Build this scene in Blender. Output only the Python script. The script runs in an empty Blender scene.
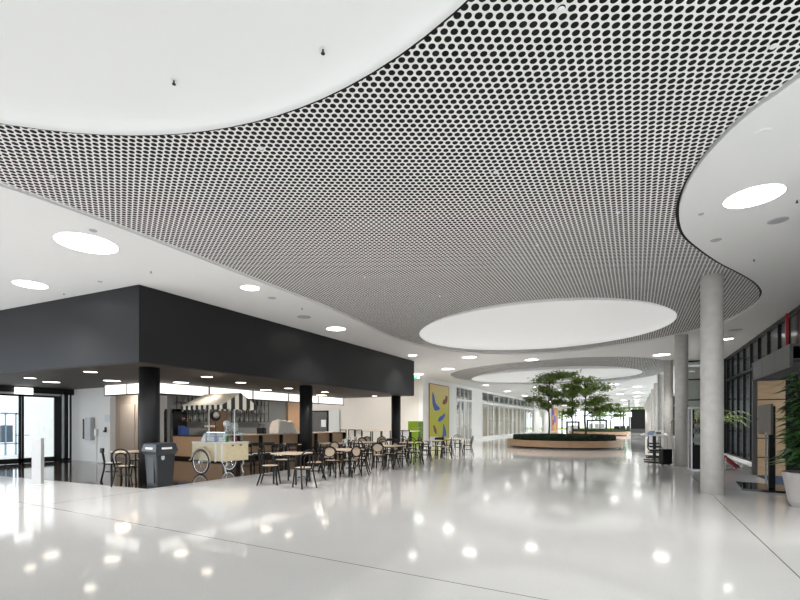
import bpy, bmesh, math, random
from mathutils import Vector, Matrix
random.seed(7)
C = bpy.context.scene.collection
PI = math.pi
# ---------------- camera, world, exposure ----------------
F, CX, H, CAMH = 446.0, 385.0, 423.0, 1.5      # focal length in pixels, principal column, horizon row, eye height
TH = math.radians(29.37)                        # the camera looks this far left of the hall axis (+Y)
CO, SI = math.cos(TH), math.sin(TH)
cam_d = bpy.data.cameras.new('camera'); cam = bpy.data.objects.new('camera', cam_d); C.objects.link(cam)
cam.location = (0, 0, CAMH); cam.rotation_euler = (PI/2, 0, TH)
cam_d.sensor_width = 36; cam_d.lens = F/800*36
cam_d.shift_x = (400-CX)/800; cam_d.shift_y = (H-300)/800
cam_d.clip_end = 600; cam_d.clip_start = .05
bpy.context.scene.camera = cam
sc = bpy.context.scene
sc.view_settings.view_transform = 'Standard'; sc.view_settings.look = 'None'
sc.view_settings.gamma = 1; sc.view_settings.use_curve_mapping = False
sc.view_settings.exposure = 0.52
sc.cycles.use_denoising = True
sc.cycles.max_bounces = 8; sc.cycles.diffuse_bounces = 5; sc.cycles.transparent_max_bounces = 16
w = bpy.data.worlds.new('sky'); sc.world = w; w.use_nodes = True
bg = w.node_tree.nodes['Background']; bg.inputs[0].default_value = (.90, .95, 1, 1); bg.inputs[1].default_value = 1.7
def area(name, loc, rot, sx, sy, power, col=(1, 1, 1)):
    l = bpy.data.lights.new(name, 'AREA'); l.shape = 'RECTANGLE'; l.size = sx; l.size_y = sy; l.energy = power; l.color = col
    o = bpy.data.objects.new(name, l); C.objects.link(o); o.location = loc; o.rotation_euler = rot; return o
# daylight entering by the tall glazing behind the viewer and at the left entrance; right-hand lamps are added fill
area('daylight_rear', (-5, -13.6, 2.3), (PI/2, 0, 0), 15, 4.2, 150, (.93, .97, 1))
area('right_far_fill', (6.2, 62, 2.3), (0, PI/2, 0), 4.4, 66, 900, (.95, .98, 1))  # lamp added outside the clear glass to brighten the far hall
area('right_near_fill', (4.6, -2.5, 2.3), (0, PI/2, 0), 4.2, 19, 120, (.97, .98, 1))  # unseen lamp added to brighten the near ceiling and first column
area('daylight_left', (-19.4, -4, 2.2), (0, -PI/2, 0), 4, 15, 190, (.72, .85, 1))

# ---------------- helpers ----------------
def hall(X, D): return (X*CO-D*SI, X*SI+D*CO)
def fp(u, v, z=0.0):                            # floor (or height z) point seen at a photo position
    D = F*(z-CAMH)/(H-v); return hall((u-CX)/F*D, D)
def xat(u, y): k = (u-CX)/F; return y*(k*CO-SI)/(k*SI+CO)
def yat(u, x): k = (u-CX)/F; return x*(k*SI+CO)/(k*CO-SI)
def yaw(phi): return TH-math.radians(phi)       # object's +Y turned phi degrees clockwise from the view direction

def spot(parent, power, r=.22, cone=118, col=(1, .985, .965)):
    l = bpy.data.lights.new('downlight_beam', 'SPOT'); l.energy = power; l.spot_size = math.radians(cone); l.spot_blend = .7; l.shadow_soft_size = r; l.color = col
    o = bpy.data.objects.new('downlight_beam', l); C.objects.link(o); o.parent = parent; o.location = (0, 0, -.03 if r < 1 else 0); return o
class MB:
    def __init__(s): s.bm = bmesh.new()
    def box(s, x0, x1, y0, y1, z0, z1, rot=None):
        vs = [s.bm.verts.new(Vector((x, y, z)) if rot is None else rot @ Vector((x, y, z))) for x in (x0, x1) for y in (y0, y1) for z in (z0, z1)]
        for f in ((0,1,3,2),(4,6,7,5),(0,4,5,1),(2,3,7,6),(0,2,6,4),(1,5,7,3)): s.bm.faces.new([vs[i] for i in f])
        return s
    def tube(s, pts, r, n=8, closed=False, cap=True):
        pts = [Vector(p) for p in pts]; N = len(pts)
        rs = r if isinstance(r, (list, tuple)) else [r]*N
        rings = []; prev = None
        for i, p in enumerate(pts):
            a = pts[(i-1) % N] if (i > 0 or closed) else p
            b = pts[(i+1) % N] if (i < N-1 or closed) else p
            t = (b-a).normalized()
            if prev is None:
                nrm = t.orthogonal().normalized()
            else:
                nrm = (prev-t*prev.dot(t))
                nrm = nrm.normalized() if nrm.length > 1e-6 else t.orthogonal().normalized()
            prev = nrm; bn = t.cross(nrm)
            rings.append([s.bm.verts.new(p+(nrm*math.cos(2*PI*k/n)+bn*math.sin(2*PI*k/n))*rs[i]) for k in range(n)])
        M = N if closed else N-1
        for i in range(M):
            A, B = rings[i], rings[(i+1) % N]
            for k in range(n): s.bm.faces.new((A[k], A[(k+1) % n], B[(k+1) % n], B[k]))
        if cap and not closed: s.bm.faces.new(rings[0][::-1]); s.bm.faces.new(rings[-1])
        return s
    def lathe(s, prof, cx=0, cy=0, n=24, sx=1, sy=1):
        rings = []
        for r, z in prof:
            if r < 1e-5: rings.append([s.bm.verts.new((cx, cy, z))])
            else: rings.append([s.bm.verts.new((cx+r*sx*math.cos(2*PI*k/n), cy+r*sy*math.sin(2*PI*k/n), z)) for k in range(n)])
        for A, B in zip(rings, rings[1:]):
            for k in range(n):
                k2 = (k+1) % n
                q = [A[k % len(A)], A[k2 % len(A)], B[k2 % len(B)], B[k % len(B)]]
                q2 = []
                for v in q:
                    if v not in q2: q2.append(v)
                if len(q2) > 2: s.bm.faces.new(q2)
        return s
    def poly(s, pts):
        s.bm.faces.new([s.bm.verts.new(p) for p in pts]); return s
    def prism(s, pts, ext):                      # polygon (3D points) extruded by a vector
        a = [s.bm.verts.new(p) for p in pts]; b = [s.bm.verts.new(Vector(p)+Vector(ext)) for p in pts]
        s.bm.faces.new(a[::-1]); s.bm.faces.new(b); n = len(a)
        for i in range(n): s.bm.faces.new((a[i], a[(i+1) % n], b[(i+1) % n], b[i]))
        return s
    def bevel(s, w, seg=2):
        bmesh.ops.remove_doubles(s.bm, verts=s.bm.verts, dist=1e-6)
        bmesh.ops.bevel(s.bm, geom=list(s.bm.edges), offset=w, segments=seg, affect='EDGES', profile=.5); return s
    def xf(s, m): bmesh.ops.transform(s.bm, matrix=m, verts=s.bm.verts); return s
    def build(s, name, m, parent=None, smooth=False, loc=None, rz=0):
        bmesh.ops.recalc_face_normals(s.bm, faces=s.bm.faces)
        me = bpy.data.meshes.new(name); s.bm.to_mesh(me); s.bm.free()
        if smooth:
            for p in me.polygons: p.use_smooth = True
        me.materials.append(m)
        o = bpy.data.objects.new(name, me); C.objects.link(o)
        if parent: o.parent = parent
        if loc: o.location = loc
        if rz: o.rotation_euler.z = rz
        return o
def tag(o, label=None, cat=None, group=None, kind=None):
    if label: o['label'] = label
    if cat: o['category'] = cat
    if group: o['group'] = group
    if kind: o['kind'] = kind
    return o
def empty(name, loc, rz=0, label=None, cat=None, group=None):
    o = bpy.data.objects.new(name, None); C.objects.link(o); o.location = (loc[0], loc[1], loc[2] if len(loc) > 2 else 0)
    o.rotation_euler.z = rz; o.empty_display_size = .1
    return tag(o, label, cat, group)
def children(o): return [c for c in C.objects if c.parent == o]
def copy_tree(o, parent=None):
    c = o.copy(); C.objects.link(c)
    if parent: c.parent = parent
    for ch in KIDS.setdefault(o.name, children(o)): copy_tree(ch, c)
    return c
KIDS = {}
def place(proto, loc, rz, label, group=None):
    if not proto.get('_used'): o = proto; proto['_used'] = 1
    else: o = copy_tree(proto)
    o.location = (loc[0], loc[1], loc[2] if len(loc) > 2 else 0); o.rotation_euler.z = rz
    o['label'] = label
    if group: o['group'] = group
    return o
def struct(o): o['kind'] = 'structure'; return o

# ---------------- materials ----------------
def mat(name, col, rough=.5, metal=0, spec=.5, noise=0, nscale=8, emit=None, es=1, bump=0, coat=0):
    m = bpy.data.materials.new(name); m.use_nodes = True; nt = m.node_tree; b = nt.nodes['Principled BSDF']
    b.inputs['Base Color'].default_value = (*col, 1); b.inputs['Roughness'].default_value = rough
    b.inputs['Metallic'].default_value = metal; b.inputs['Specular IOR Level'].default_value = spec
    b.inputs['Coat Weight'].default_value = coat; b.inputs['Coat Roughness'].default_value = .05
    if noise or bump:
        tc = nt.nodes.new('ShaderNodeTexCoord'); n = nt.nodes.new('ShaderNodeTexNoise'); n.inputs['Scale'].default_value = nscale; n.inputs['Detail'].default_value = 4
        nt.links.new(tc.outputs['Object'], n.inputs['Vector'])
        if noise:
            mx = nt.nodes.new('ShaderNodeMixRGB'); mx.inputs[1].default_value = (*[c*(1-noise) for c in col], 1); mx.inputs[2].default_value = (*[min(1, c*(1+noise)) for c in col], 1)
            nt.links.new(n.outputs['Fac'], mx.inputs[0]); nt.links.new(mx.outputs[0], b.inputs['Base Color'])
        if bump:
            bp = nt.nodes.new('ShaderNodeBump'); bp.inputs['Strength'].default_value = bump
            nt.links.new(n.outputs['Fac'], bp.inputs['Height']); nt.links.new(bp.outputs[0], b.inputs['Normal'])
    if emit: b.inputs['Emission Color'].default_value = (*emit, 1); b.inputs['Emission Strength'].default_value = es
    return m
def wood(name, c1, c2, scale=(1, 1, 12), rough=.45):
    m = mat(name, c1, rough); nt = m.node_tree; b = nt.nodes['Principled BSDF']
    tc = nt.nodes.new('ShaderNodeTexCoord'); mp = nt.nodes.new('ShaderNodeMapping'); mp.inputs['Scale'].default_value = scale
    n = nt.nodes.new('ShaderNodeTexNoise'); n.inputs['Scale'].default_value = 3; n.inputs['Detail'].default_value = 5; n.inputs['Distortion'].default_value = .6
    r = nt.nodes.new('ShaderNodeValToRGB'); r.color_ramp.elements[0].position = .3; r.color_ramp.elements[1].position = .7
    r.color_ramp.elements[0].color = (*c1, 1); r.color_ramp.elements[1].color = (*c2, 1)
    nt.links.new(tc.outputs['Object'], mp.inputs[0]); nt.links.new(mp.outputs[0], n.inputs['Vector']); nt.links.new(n.outputs['Fac'], r.inputs[0]); nt.links.new(r.outputs[0], b.inputs['Base Color'])
    return m
def glass(name, tint=(1, 1, 1), fac=.08, rough=.02):
    m = bpy.data.materials.new(name); m.use_nodes = True; nt = m.node_tree; nt.nodes.clear()
    o = nt.nodes.new('ShaderNodeOutputMaterial'); t = nt.nodes.new('ShaderNodeBsdfTransparent'); t.inputs[0].default_value = (*tint, 1)
    g = nt.nodes.new('ShaderNodeBsdfGlossy'); g.inputs['Roughness'].default_value = rough; mx = nt.nodes.new('ShaderNodeMixShader'); mx.inputs[0].default_value = fac
    nt.links.new(t.outputs[0], mx.inputs[1]); nt.links.new(g.outputs[0], mx.inputs[2]); nt.links.new(mx.outputs[0], o.inputs[0]); return m

M = {}
M['plaster'] = mat('white_plaster', (.81, .805, .795), .8)
M['dome'] = mat('skylight_dome_membrane', (.77, .77, .76), .8, emit=(1, 1, 1), es=.04)  # slight self-glow put into the dome so it looks lit
M['skylight'] = mat('skylight_dome_glow', (.84, .84, .83), .8, emit=(1, 1, 1), es=.21)  # paler copy with stronger self-glow, put in to make these domes look lit
M['wall'] = mat('white_wall_paint', (.80, .79, .77), .7)
M['beige'] = mat('warm_white_wall', (.74, .70, .65), .7)
M['black_panel'] = mat('black_painted_panel', (.010, .010, .011), .5, spec=.3, noise=.15, nscale=2)
M['black'] = mat('black_metal', (.007, .007, .008), .35, spec=.3)
M['black_wood'] = mat('black_stained_wood', (.008, .007, .006), .4, spec=.3)
M['brown_dark'] = mat('dark_brown_soffit', (.045, .034, .027), .6)
M['plenum'] = mat('plenum_black', (.012, .013, .012), .9)
M['white_metal'] = mat('white_metal', (.8, .8, .8), .4)
M['chrome'] = mat('brushed_steel', (.6, .6, .62), .25, 1)
M['grey_metal'] = mat('grey_metal_sheet', (.10, .10, .10), .45)
M['silver'] = mat('silver_plastic', (.42, .43, .45), .35)
M['tan_seat'] = mat('tan_cane', (.52, .40, .29), .6, noise=.15, nscale=60)
M['tabletop'] = wood('pale_wood_top', (.55, .42, .31), (.66, .53, .41), (1, 8, 1), .35)
M['white_pad'] = mat('white_pad', (.75, .75, .74), .5)
M['oak'] = wood('oak_veneer', (.50, .31, .17), (.64, .42, .25), (14, 14, 1))
M['oak_h'] = wood('oak_planter', (.45, .28, .17), (.58, .38, .24), (1, 1, 8))
M['oak_panel'] = wood('oak_wall_panel', (.40, .27, .15), (.52, .36, .21), (1, 1, 10))
M['cream'] = wood('cream_birch', (.70, .60, .38), (.78, .68, .47), (2, 2, 8), .4)
M['lamp'] = mat('lamp_diffuser', (1, 1, 1), .5, emit=(1, .97, .92), es=6)
M['lamp_big'] = mat('lamp_diffuser_big', (1, 1, 1), .5, emit=(1, .98, .95), es=4.5)
M['lamp_warm'] = mat('lamp_diffuser_warm', (1, 1, 1), .5, emit=(1, .88, .72), es=5)
M['lightbox'] = mat('lightbox_film', (1, 1, 1), .5, emit=(1, .95, .88), es=.8)
M['sign_white'] = mat('sign_white_lit', (1, 1, 1), .5, emit=(1, 1, 1), es=1.4)
M['sign_green'] = mat('sign_green_lit', (.02, .5, .2), .5, emit=(.03, .75, .35), es=1.2)
M['glass'] = glass('clear_glass', (.97, .99, .98), .06)
M['glass_dark'] = glass('dark_glass', (.42, .47, .55), .07)
M['glass_case'] = glass('case_glass', (.93, .97, .97), .08)
M['leaf_plant'] = mat('leaf_green_glossy', (.035, .085, .025), .35, noise=.5, nscale=9)
M['leaf'] = mat('leaf_green', (.12, .18, .035), .6, noise=.5, nscale=3)
M['leaf_light'] = mat('leaf_green_light', (.17, .26, .04), .6, noise=.45, nscale=3)
M['leaf_dark'] = mat('leaf_green_dark', (.022, .05, .02), .5, noise=.5, nscale=6)
M['bark'] = mat('bark', (.055, .04, .03), .8, noise=.3, nscale=20)
M['soil'] = mat('soil', (.03, .022, .017), .95, noise=.3, nscale=30)
M['tile_grey'] = mat('grey_wall_tiles', (.20, .21, .22), .4)
M['blue'] = mat('blue_plastic', (.03, .08, .3), .5)
M['red'] = mat('red_paint', (.42, .02, .025), .4)
M['green'] = mat('lime_green_lacquer', (.21, .35, .015), .4)
M['green_shade'] = mat('shaded_green_slots', (.08, .13, .03), .5)  # dark green stands in for the shade inside the locker slots
M['cloth'] = mat('white_linen', (.72, .70, .68), .85, bump=.4, nscale=9)
M['pot'] = mat('grey_stone_pot', (.46, .43, .42), .7, noise=.08, nscale=20)
M['rubber'] = mat('tyre_rubber', (.05, .05, .055), .6)
M['curtain'] = mat('beige_curtain', (.52, .45, .38), .9, noise=.2, nscale=4)
M['mat_blue'] = mat('blue_entrance_mat', (.03, .06, .12), .95, noise=.3, nscale=50)
M['screen'] = mat('dark_screen', (.10, .08, .072), .35)  # brownish tint painted in for wood mirrored in the screen
M['grass'] = mat('lawn', (.30, .38, .07), .9, noise=.3, nscale=.3)
M['paving'] = mat('outdoor_paving', (.6, .6, .6), .8)

# terrazzo floor with thin joints in a square grid
def terrazzo():
    m = bpy.data.materials.new('white_terrazzo'); m.use_nodes = True; nt = m.node_tree; N = nt.nodes; L = nt.links; b = N['Principled BSDF']
    g = N.new('ShaderNodeNewGeometry'); sp = N.new('ShaderNodeSeparateXYZ'); L.new(g.outputs['Position'], sp.inputs[0])
    def mth(op, a, bb=None, c=None):
        n = N.new('ShaderNodeMath'); n.operation = op
        for i, x in enumerate((a, bb, c)):
            if x is None: continue
            if isinstance(x, (int, float)): n.inputs[i].default_value = x
            else: L.new(x, n.inputs[i])
        return n.outputs[0]
    def line(src, off, per, wd):
        a = mth('ABSOLUTE', mth('SUBTRACT', mth('WRAP', mth('SUBTRACT', src, off-per/2), per, 0.0), per/2)); return mth('LESS_THAN', a, wd)
    j = mth('MAXIMUM', line(sp.outputs[0], 1.385, 10.84, .007), line(sp.outputs[1], 3.97, 8.7, .007))
    n1 = N.new('ShaderNodeTexNoise'); n1.inputs['Scale'].default_value = 60; n1.inputs['Detail'].default_value = 3; L.new(g.outputs['Position'], n1.inputs['Vector'])
    n2 = N.new('ShaderNodeTexNoise'); n2.inputs['Scale'].default_value = .6; n2.inputs['Detail'].default_value = 3; L.new(g.outputs['Position'], n2.inputs['Vector'])
    s = mth('ADD', mth('MULTIPLY', n1.outputs['Fac'], .6), mth('MULTIPLY', n2.outputs['Fac'], .4))
    r = N.new('ShaderNodeValToRGB'); r.color_ramp.elements[0].position = .3; r.color_ramp.elements[1].position = .7
    r.color_ramp.elements[0].color = (.55, .54, .53, 1); r.color_ramp.elements[1].color = (.64, .63, .615, 1); L.new(s, r.inputs[0])
    mx = N.new('ShaderNodeMixRGB'); mx.inputs[2].default_value = (.16, .15, .14, 1); L.new(j, mx.inputs[0]); L.new(r.outputs[0], mx.inputs[1]); L.new(mx.outputs[0], b.inputs['Base Color'])
    b.inputs['Roughness'].default_value = .075; b.inputs['Specular IOR Level'].default_value = .5
    return m
M['floor'] = terrazzo()
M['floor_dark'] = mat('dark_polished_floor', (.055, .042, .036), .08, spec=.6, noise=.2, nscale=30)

def perforated():
    """white sheet with a regular hexagonal pattern of round holes (see-through)"""
    m = bpy.data.materials.new('perforated_white_sheet'); m.use_nodes = True; nt = m.node_tree; N = nt.nodes; L = nt.links; b = N['Principled BSDF']
    a = .081; x0, y0 = hall((636.5-CX)/F*(F*3.1/412.5), F*3.1/412.5)
    g = N.new('ShaderNodeNewGeometry')
    def wrapd(ox, oy):
        s = N.new('ShaderNodeVectorMath'); s.operation = 'SUBTRACT'; L.new(g.outputs['Position'], s.inputs[0]); s.inputs[1].default_value = (x0+ox, y0+oy, 0)
        wv = N.new('ShaderNodeVectorMath'); wv.operation = 'WRAP'; L.new(s.outputs[0], wv.inputs[0])
        wv.inputs[1].default_value = (a*math.sqrt(3)/2, a/2, 100); wv.inputs[2].default_value = (-a*math.sqrt(3)/2, -a/2, -100)
        ml = N.new('ShaderNodeVectorMath'); ml.operation = 'MULTIPLY'; L.new(wv.outputs[0], ml.inputs[0]); ml.inputs[1].default_value = (1, 1, 0)
        ln = N.new('ShaderNodeVectorMath'); ln.operation = 'LENGTH'; L.new(ml.outputs[0], ln.inputs[0]); return ln.outputs['Value']
    mn = N.new('ShaderNodeMath'); mn.operation = 'MINIMUM'; L.new(wrapd(0, 0), mn.inputs[0]); L.new(wrapd(a*math.sqrt(3)/2, a/2), mn.inputs[1])
    lt = N.new('ShaderNodeMath'); lt.operation = 'LESS_THAN'; L.new(mn.outputs[0], lt.inputs[0]); lt.inputs[1].default_value = a*.372
    b.inputs['Base Color'].default_value = (.88, .865, .85, 1); b.inputs['Roughness'].default_value = .6
    t = N.new('ShaderNodeBsdfTransparent'); mx = N.new('ShaderNodeMixShader')
    L.new(lt.outputs[0], mx.inputs[0]); L.new(b.outputs[0], mx.inputs[1]); L.new(t.outputs[0], mx.inputs[2]); L.new(mx.outputs[0], N['Material Output'].inputs[0]); return m
M['perf'] = perforated()

# ---------------- setting: floor, ceiling, walls ----------------
XL, XR, YB, YF, ZC = -12.6, 3.78, -14.0, 100.0, 4.6
FX, FYS, FYE = -9.68, 6.19, 20.17               # cafe block: right face, front corner, far end
struct(MB().box(-24.2, XR+4, YB, YF, -.2, 0).build('floor', M['floor']))
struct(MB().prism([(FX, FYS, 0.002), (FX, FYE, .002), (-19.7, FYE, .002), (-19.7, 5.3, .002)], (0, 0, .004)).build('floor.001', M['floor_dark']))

def catmull(pts, n=6):
    out = []; N = len(pts)
    for i in range(N):
        p0, p1, p2, p3 = (Vector(pts[(i+k-1) % N]) for k in range(4))
        for j in range(n):
            t = j/n; out.append(.5*((2*p1)+(p2-p0)*t+(2*p0-5*p1+4*p2-p3)*t*t+(3*p1-p0-3*p2+p3)*t**3))
    return out
def inset(pts, d):
    N = len(pts); area2 = sum(pts[i].x*pts[(i+1) % N].y-pts[(i+1) % N].x*pts[i].y for i in range(N)); sg = 1 if area2 > 0 else -1
    out = []
    for i in range(N):
        t = (pts[(i+1) % N]-pts[i-1]).normalized(); out.append(pts[i]+Vector((-t.y, t.x))*d*sg)
    return out
def circ(cx, cy, r, q=1, n=96): return [Vector((cx+r*math.cos(2*PI*k/n), cy+q*r*math.sin(2*PI*k/n))) for k in range(n)]
def sheet(name, loops, z, ext, m):
    cu = bpy.data.curves.new(name, 'CURVE'); cu.dimensions = '2D'; cu.fill_mode = 'BOTH'; cu.extrude = ext
    for lp in loops:
        sp = cu.splines.new('POLY'); sp.points.add(len(lp)-1)
        for p, q in zip(sp.points, lp): p.co = (q[0], q[1], 0, 1)
        sp.use_cyclic_u = True
    t = bpy.data.objects.new(name+'_t', cu); C.objects.link(t)
    me = bpy.data.meshes.new_from_object(t.evaluated_get(bpy.context.evaluated_depsgraph_get())); bpy.data.objects.remove(t)
    me.name = name; me.materials.clear(); me.materials.append(m)
    o = bpy.data.objects.new(name, me); C.objects.link(o); o.location.z = z; return struct(o)
P1 = [(1.28,5.32),(1.0,5.68),(.78,6.15),(.62,6.75),(.55,7.4),(.57,8.06),(.7,8.84),(1.0,9.7),(1.42,10.71),(1.95,11.8),(2.35,12.74),(2.62,13.68),(2.73,14.75),(2.62,15.9),(2.32,17.05),(1.75,18.2),(.85,19.25),
      (-.5,20.1),(-2.1,20.7),(-3.7,20.75),(-5.3,20.1),(-6.5,18.95),(-7.25,17.4),(-7.6,16.0),(-7.72,14.6),(-7.62,13.2),(-7.42,11.7),(-7.29,10.3),(-7.22,8.6),(-7.2,6.9),(-7.17,5.2),(-7.17,3.7),(-7.25,2.6),
      (-7.5,1.0),(-7.9,-1),(-7.7,-3.4),(-6.6,-5.4),(-4.6,-6.8),(-2.2,-7.1),(.4,-6.4),(2.2,-4.6),(3.1,-2.2),(3.2,.3),(2.7,2.6),(1.95,4.2)]
P2 = [(-4.0,23.0),(-2.2,22.95),(-.6,23.6),(.6,24.8),(1.4,26.6),(1.75,28.9),(1.55,31.8),(.6,34.6),(-1.2,36.9),(-3.6,37.9),(-6.2,37.6),(-8.6,35.9),(-10.2,33.4),(-10.9,30.4),(-10.5,27.4),(-9.2,25.2),(-6.8,23.6)]
c1, c2 = catmull([Vector(p) for p in P1]), catmull([Vector(p) for p in P2])
D1, D2, D3 = (-2.60, -.89, 4.34), (-2.95, 15.72, 4.02, .94), (-4.98, 31.5, 5.35, .76)
FARD = [(-4.4, 46.5, 3.9), (-4.4, 61.5, 3.9), (-4.4, 77, 3.9), (-4.4, 92, 3.9)]
outer = [Vector(p) for p in ((-20.3, YB), (XR+.5, YB), (XR+.5, YF), (-24.2, YF), (-24.2, 9.7), (-20.3, 9.7))]
sheet('ceiling', [outer, c1, c2]+[circ(*d) for d in FARD], ZC+.03, .03, M['plaster'])
sheet('ceiling.001', [inset(c1, .045), circ(*D1), circ(*D2)], ZC+.012, 0, M['perf'])
sheet('ceiling.002', [inset(c2, .045), circ(*D3)], ZC+.012, 0, M['perf'])
def dome(d, i, rise=.55, gap=.03):
    cx, cy, r = d[:3]; q = d[3] if len(d) > 3 else 1; r -= gap; prof = [(r+.02, ZC+.02), (r, ZC), ]
    for k in range(1, 13): t = k/12; prof.append((r*math.cos(t*PI/2), ZC+.0+rise*math.sin(t*PI/2)**1.0))
    prof[-1] = (0, ZC+rise)
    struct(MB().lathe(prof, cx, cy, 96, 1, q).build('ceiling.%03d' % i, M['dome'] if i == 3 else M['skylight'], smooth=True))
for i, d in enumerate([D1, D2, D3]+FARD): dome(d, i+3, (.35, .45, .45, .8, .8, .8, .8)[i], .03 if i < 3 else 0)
# plenum above the perforated sheets: dark board over them, and the roof slab
struct(MB().box(-20.3, XR+.5, YB, YF, 5.5, 5.6).box(-24.2, -20.3, 9.7, YF, 5.5, 5.6).box(-20.4, -20.3, YB, 9.7, 4.6, 5.6).build('ceiling.010', M['plenum']))

wall_n = {}
def wall(side, m, *boxes):
    mb = MB()
    for b in boxes: mb.box(*b)
    i = wall_n.get(side, 0); wall_n[side] = i+1
    return struct(mb.build('wall_'+side if i == 0 else 'wall_%s.%03d' % (side, i), m))
W1, W2, W3 = (yat(456, XL), yat(472, XL)), (yat(482, XL), yat(534, XL)), (yat(540, XL), yat(544, XL))
YK = 27.6
T = .3
# left wall of the hall, x = XL, with window openings
segs = [(YK, W1[0]), (W1[1], W2[0]), (W2[1], W3[0]), (W3[1], 88)]
wall('left', M['wall'], *[(XL-T, XL, a, b, 0, ZC) for a, b in segs])
wall('left', M['wall'], (XL-T, XL, W1[0], W1[1], 4.45, ZC), (XL-T, XL, W2[0], W2[1], 4.45, ZC), (XL-T, XL, W3[0], W3[1], 4.45, ZC), (XL-T, XL, W2[0], W2[1], 0, .14), (XL-T, XL, W3[0], W3[1], 0, .14))
wall('back', M['beige'], (-24.2, XL-T, YK, YK+T, 0, ZC))                       # wall behind the cafe, with green lockers in front
wall('left', M['beige'], (XL-6, XL-5.7, YK+T, 88, 0, ZC))                  # rear wall of the rooms behind the left glazing
# entrance wall left of the cafe
wall('left', M['black'], (-20.0, -19.7, 2.0, 9.5, 2.62, 2.85), (-20.0, -19.7, 9.15, 9.3, 0, 2.7))
wall('left', M['wall'], (-20.1, -17.16, 9.5, 9.7, 0, 2.85))
wall('back', M['beige'], (-20.4, -18.25, 11.3, 11.45, 0, 2.85), (-18.4, -18.25, 11.45, 12.1, 0, 2.85))
wall('left', M['wall'], (-20.3, -19.7, YB, 2.0, 3.9, ZC), (-20.3, -19.7, YB, 2.0, 0, .3), (-20.3, -19.7, 2.0, 9.5, 2.85, ZC))
wall('left', M['wall'], (-24.2, -24, 9.7, YK, 0, ZC))
wall('back', M['wall'], (-24.2, -20.1, 9.5, 9.7, 0, ZC))
# bar back wall
wall('back', M['tile_grey'], (-17.4, -17.2, 12.0, 20.3, 0, 2.85))
wall('back', M['tile_grey'], (-17.9, -17.2, 12.0, 12.1, 0, .2))
# right: glass front of the hall, dark
mull = MB()
y = 17.6
while y < YF: mull.box(XR-.05, XR+.1, y-.035, y+.035, 0, ZC); y += 1.25
y = 16.7
while y > 5: mull.box(XR-.05, XR+.1, y-.035, y+.035, 2.8, ZC); y -= 1.25
for z in (0, 3.45, 4.48): mull.box(XR-.06, XR+.1, 16.7, YF, z, z+.1)
mull.box(XR-.06, XR+.1, YB, 16.7, 4.48, 4.58)
y = 12.8
while y > YB: mull.box(XR-.05, XR+.1, y-.035, y+.035, 0, ZC); y -= 1.25
wr = struct(mull.build('wall_right', M['black']))
g = MB(); g.box(XR, XR+.02, 16.7, 29, .1, ZC); g.box(XR, XR+.02, 12.9, 16.7, 2.85, ZC); g.box(XR, XR+.02, 7.2, 12.9, .1, ZC)
struct(g.build('window_1', mat('dark_tinted_glass', (.014, .018, .026), .2, spec=.25)))
struct(MB().box(XR, XR+.02, 29, YF, .1, ZC).box(XR, XR+.02, YB, 7.2, .1, ZC).build('window_7', M['glass']))
struct(MB().box(XR+.02, XR+2, YF-.1, YF, 0, ZC).box(XR+2.2, XR+2.3, 16.8, 28.6, 0, ZC).box(XR+.1, XR+2.3, 28.6, 28.7, 0, ZC).box(XR+2.2, XR+2.3, 7.3, 12.5, 0, ZC).box(XR+.9, XR+1.0, 12.5, 16.8, 2.95, ZC).box(XR+.1, XR+2.3, 7.2, 7.3, 0, ZC).build('wall_right.001', mat('dark_blue_grey_backing', (.10, .115, .14), .7)))  # boards added behind the dark glass to block the bright outdoors
struct(MB().box(XR-.22, XR-.06, 16.75, 60, 0, .05).build('baseboard_right', M['white_metal']))
# rear of the hall behind the viewer: open glazed front, posts only
mb = MB()
for x in range(-19, 4, 3): mb.box(x-.06, x+.06, YB-.1, YB, 0, ZC)
mb.box(-20, XR, YB-.1, YB, 2.4, 2.5)
struct(mb.build('wall_rear', M['grey_metal']))
mb = MB()
for y in range(-14, 3, 3): mb.box(-20.2, -20.05, y-.05, y+.05, .3, 3.9)
struct(mb.build('wall_left.009', M['grey_metal']))
# far end of the hall: glazed
mb = MB()
x = -12.6
while x < 3.9: mb.box(x-.06, x+.06, YF-.1, YF, 0, ZC); x += 1.65
for z in (.0, 2.9, 4.4): mb.box(-12.6, XR, YF-.12, YF, z, z+.15)
struct(mb.build('wall_far', M['grey_metal']))
struct(MB().box(-12.6, XR, YF-.04, YF-.02, 0, ZC).build('window_2', M['glass']))
wall('far', M['beige'], (XL-.3, XL, 88, YF, 3.9, ZC))
struct(MB().box(-120, 60, YF, YF+70, -.3, -.05).build('floor.002', M['grass']))
struct(MB().box(-80, -19.9, -30, 60, -.3, .001).build('floor.003', M['paving']))

# glazing in the left wall
def glazed(n, y0, y1, door=False, step=1.5, z0=.14):
    fr = MB(); fr.box(XL-.1, XL+.02, y0, y1, 3.32, 3.5)
    fr.box(XL-.1, XL+.02, y0, y1, 4.38, 4.46); fr.box(XL-.1, XL+.02, y0, y0+.1, z0, 4.45); fr.box(XL-.1, XL+.02, y1-.1, y1, z0, 4.45); fr.box(XL-.1, XL+.02, y0, y1, z0, z0+.1)
    k = max(1, round((y1-y0)/step))
    for i in range(1, k): yy = y0+(y1-y0)*i/k; fr.box(XL-.1, XL+.02, yy-.04, yy+.04, z0, 4.45)
    root = struct(fr.build('window_%d' % n, M['white_metal']))
    MB().box(XL-.06, XL-.04, y0, y1, z0, 4.45).build('pane', M['glass'], root)
    m2 = MB()
    for zz in (3.75, 4.1): m2.box(XL-.5, XL-.46, y0, y1, zz-.03, zz)
    m2.build('blind_rail', M['grey_metal'], root)
glazed(3, *W1, step=1.1, z0=0); glazed(4, *W2, step=2.0); glazed(5, *W3)
cur = MB()
yy = W2[0]+1
rnd = random.Random(3)
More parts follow.
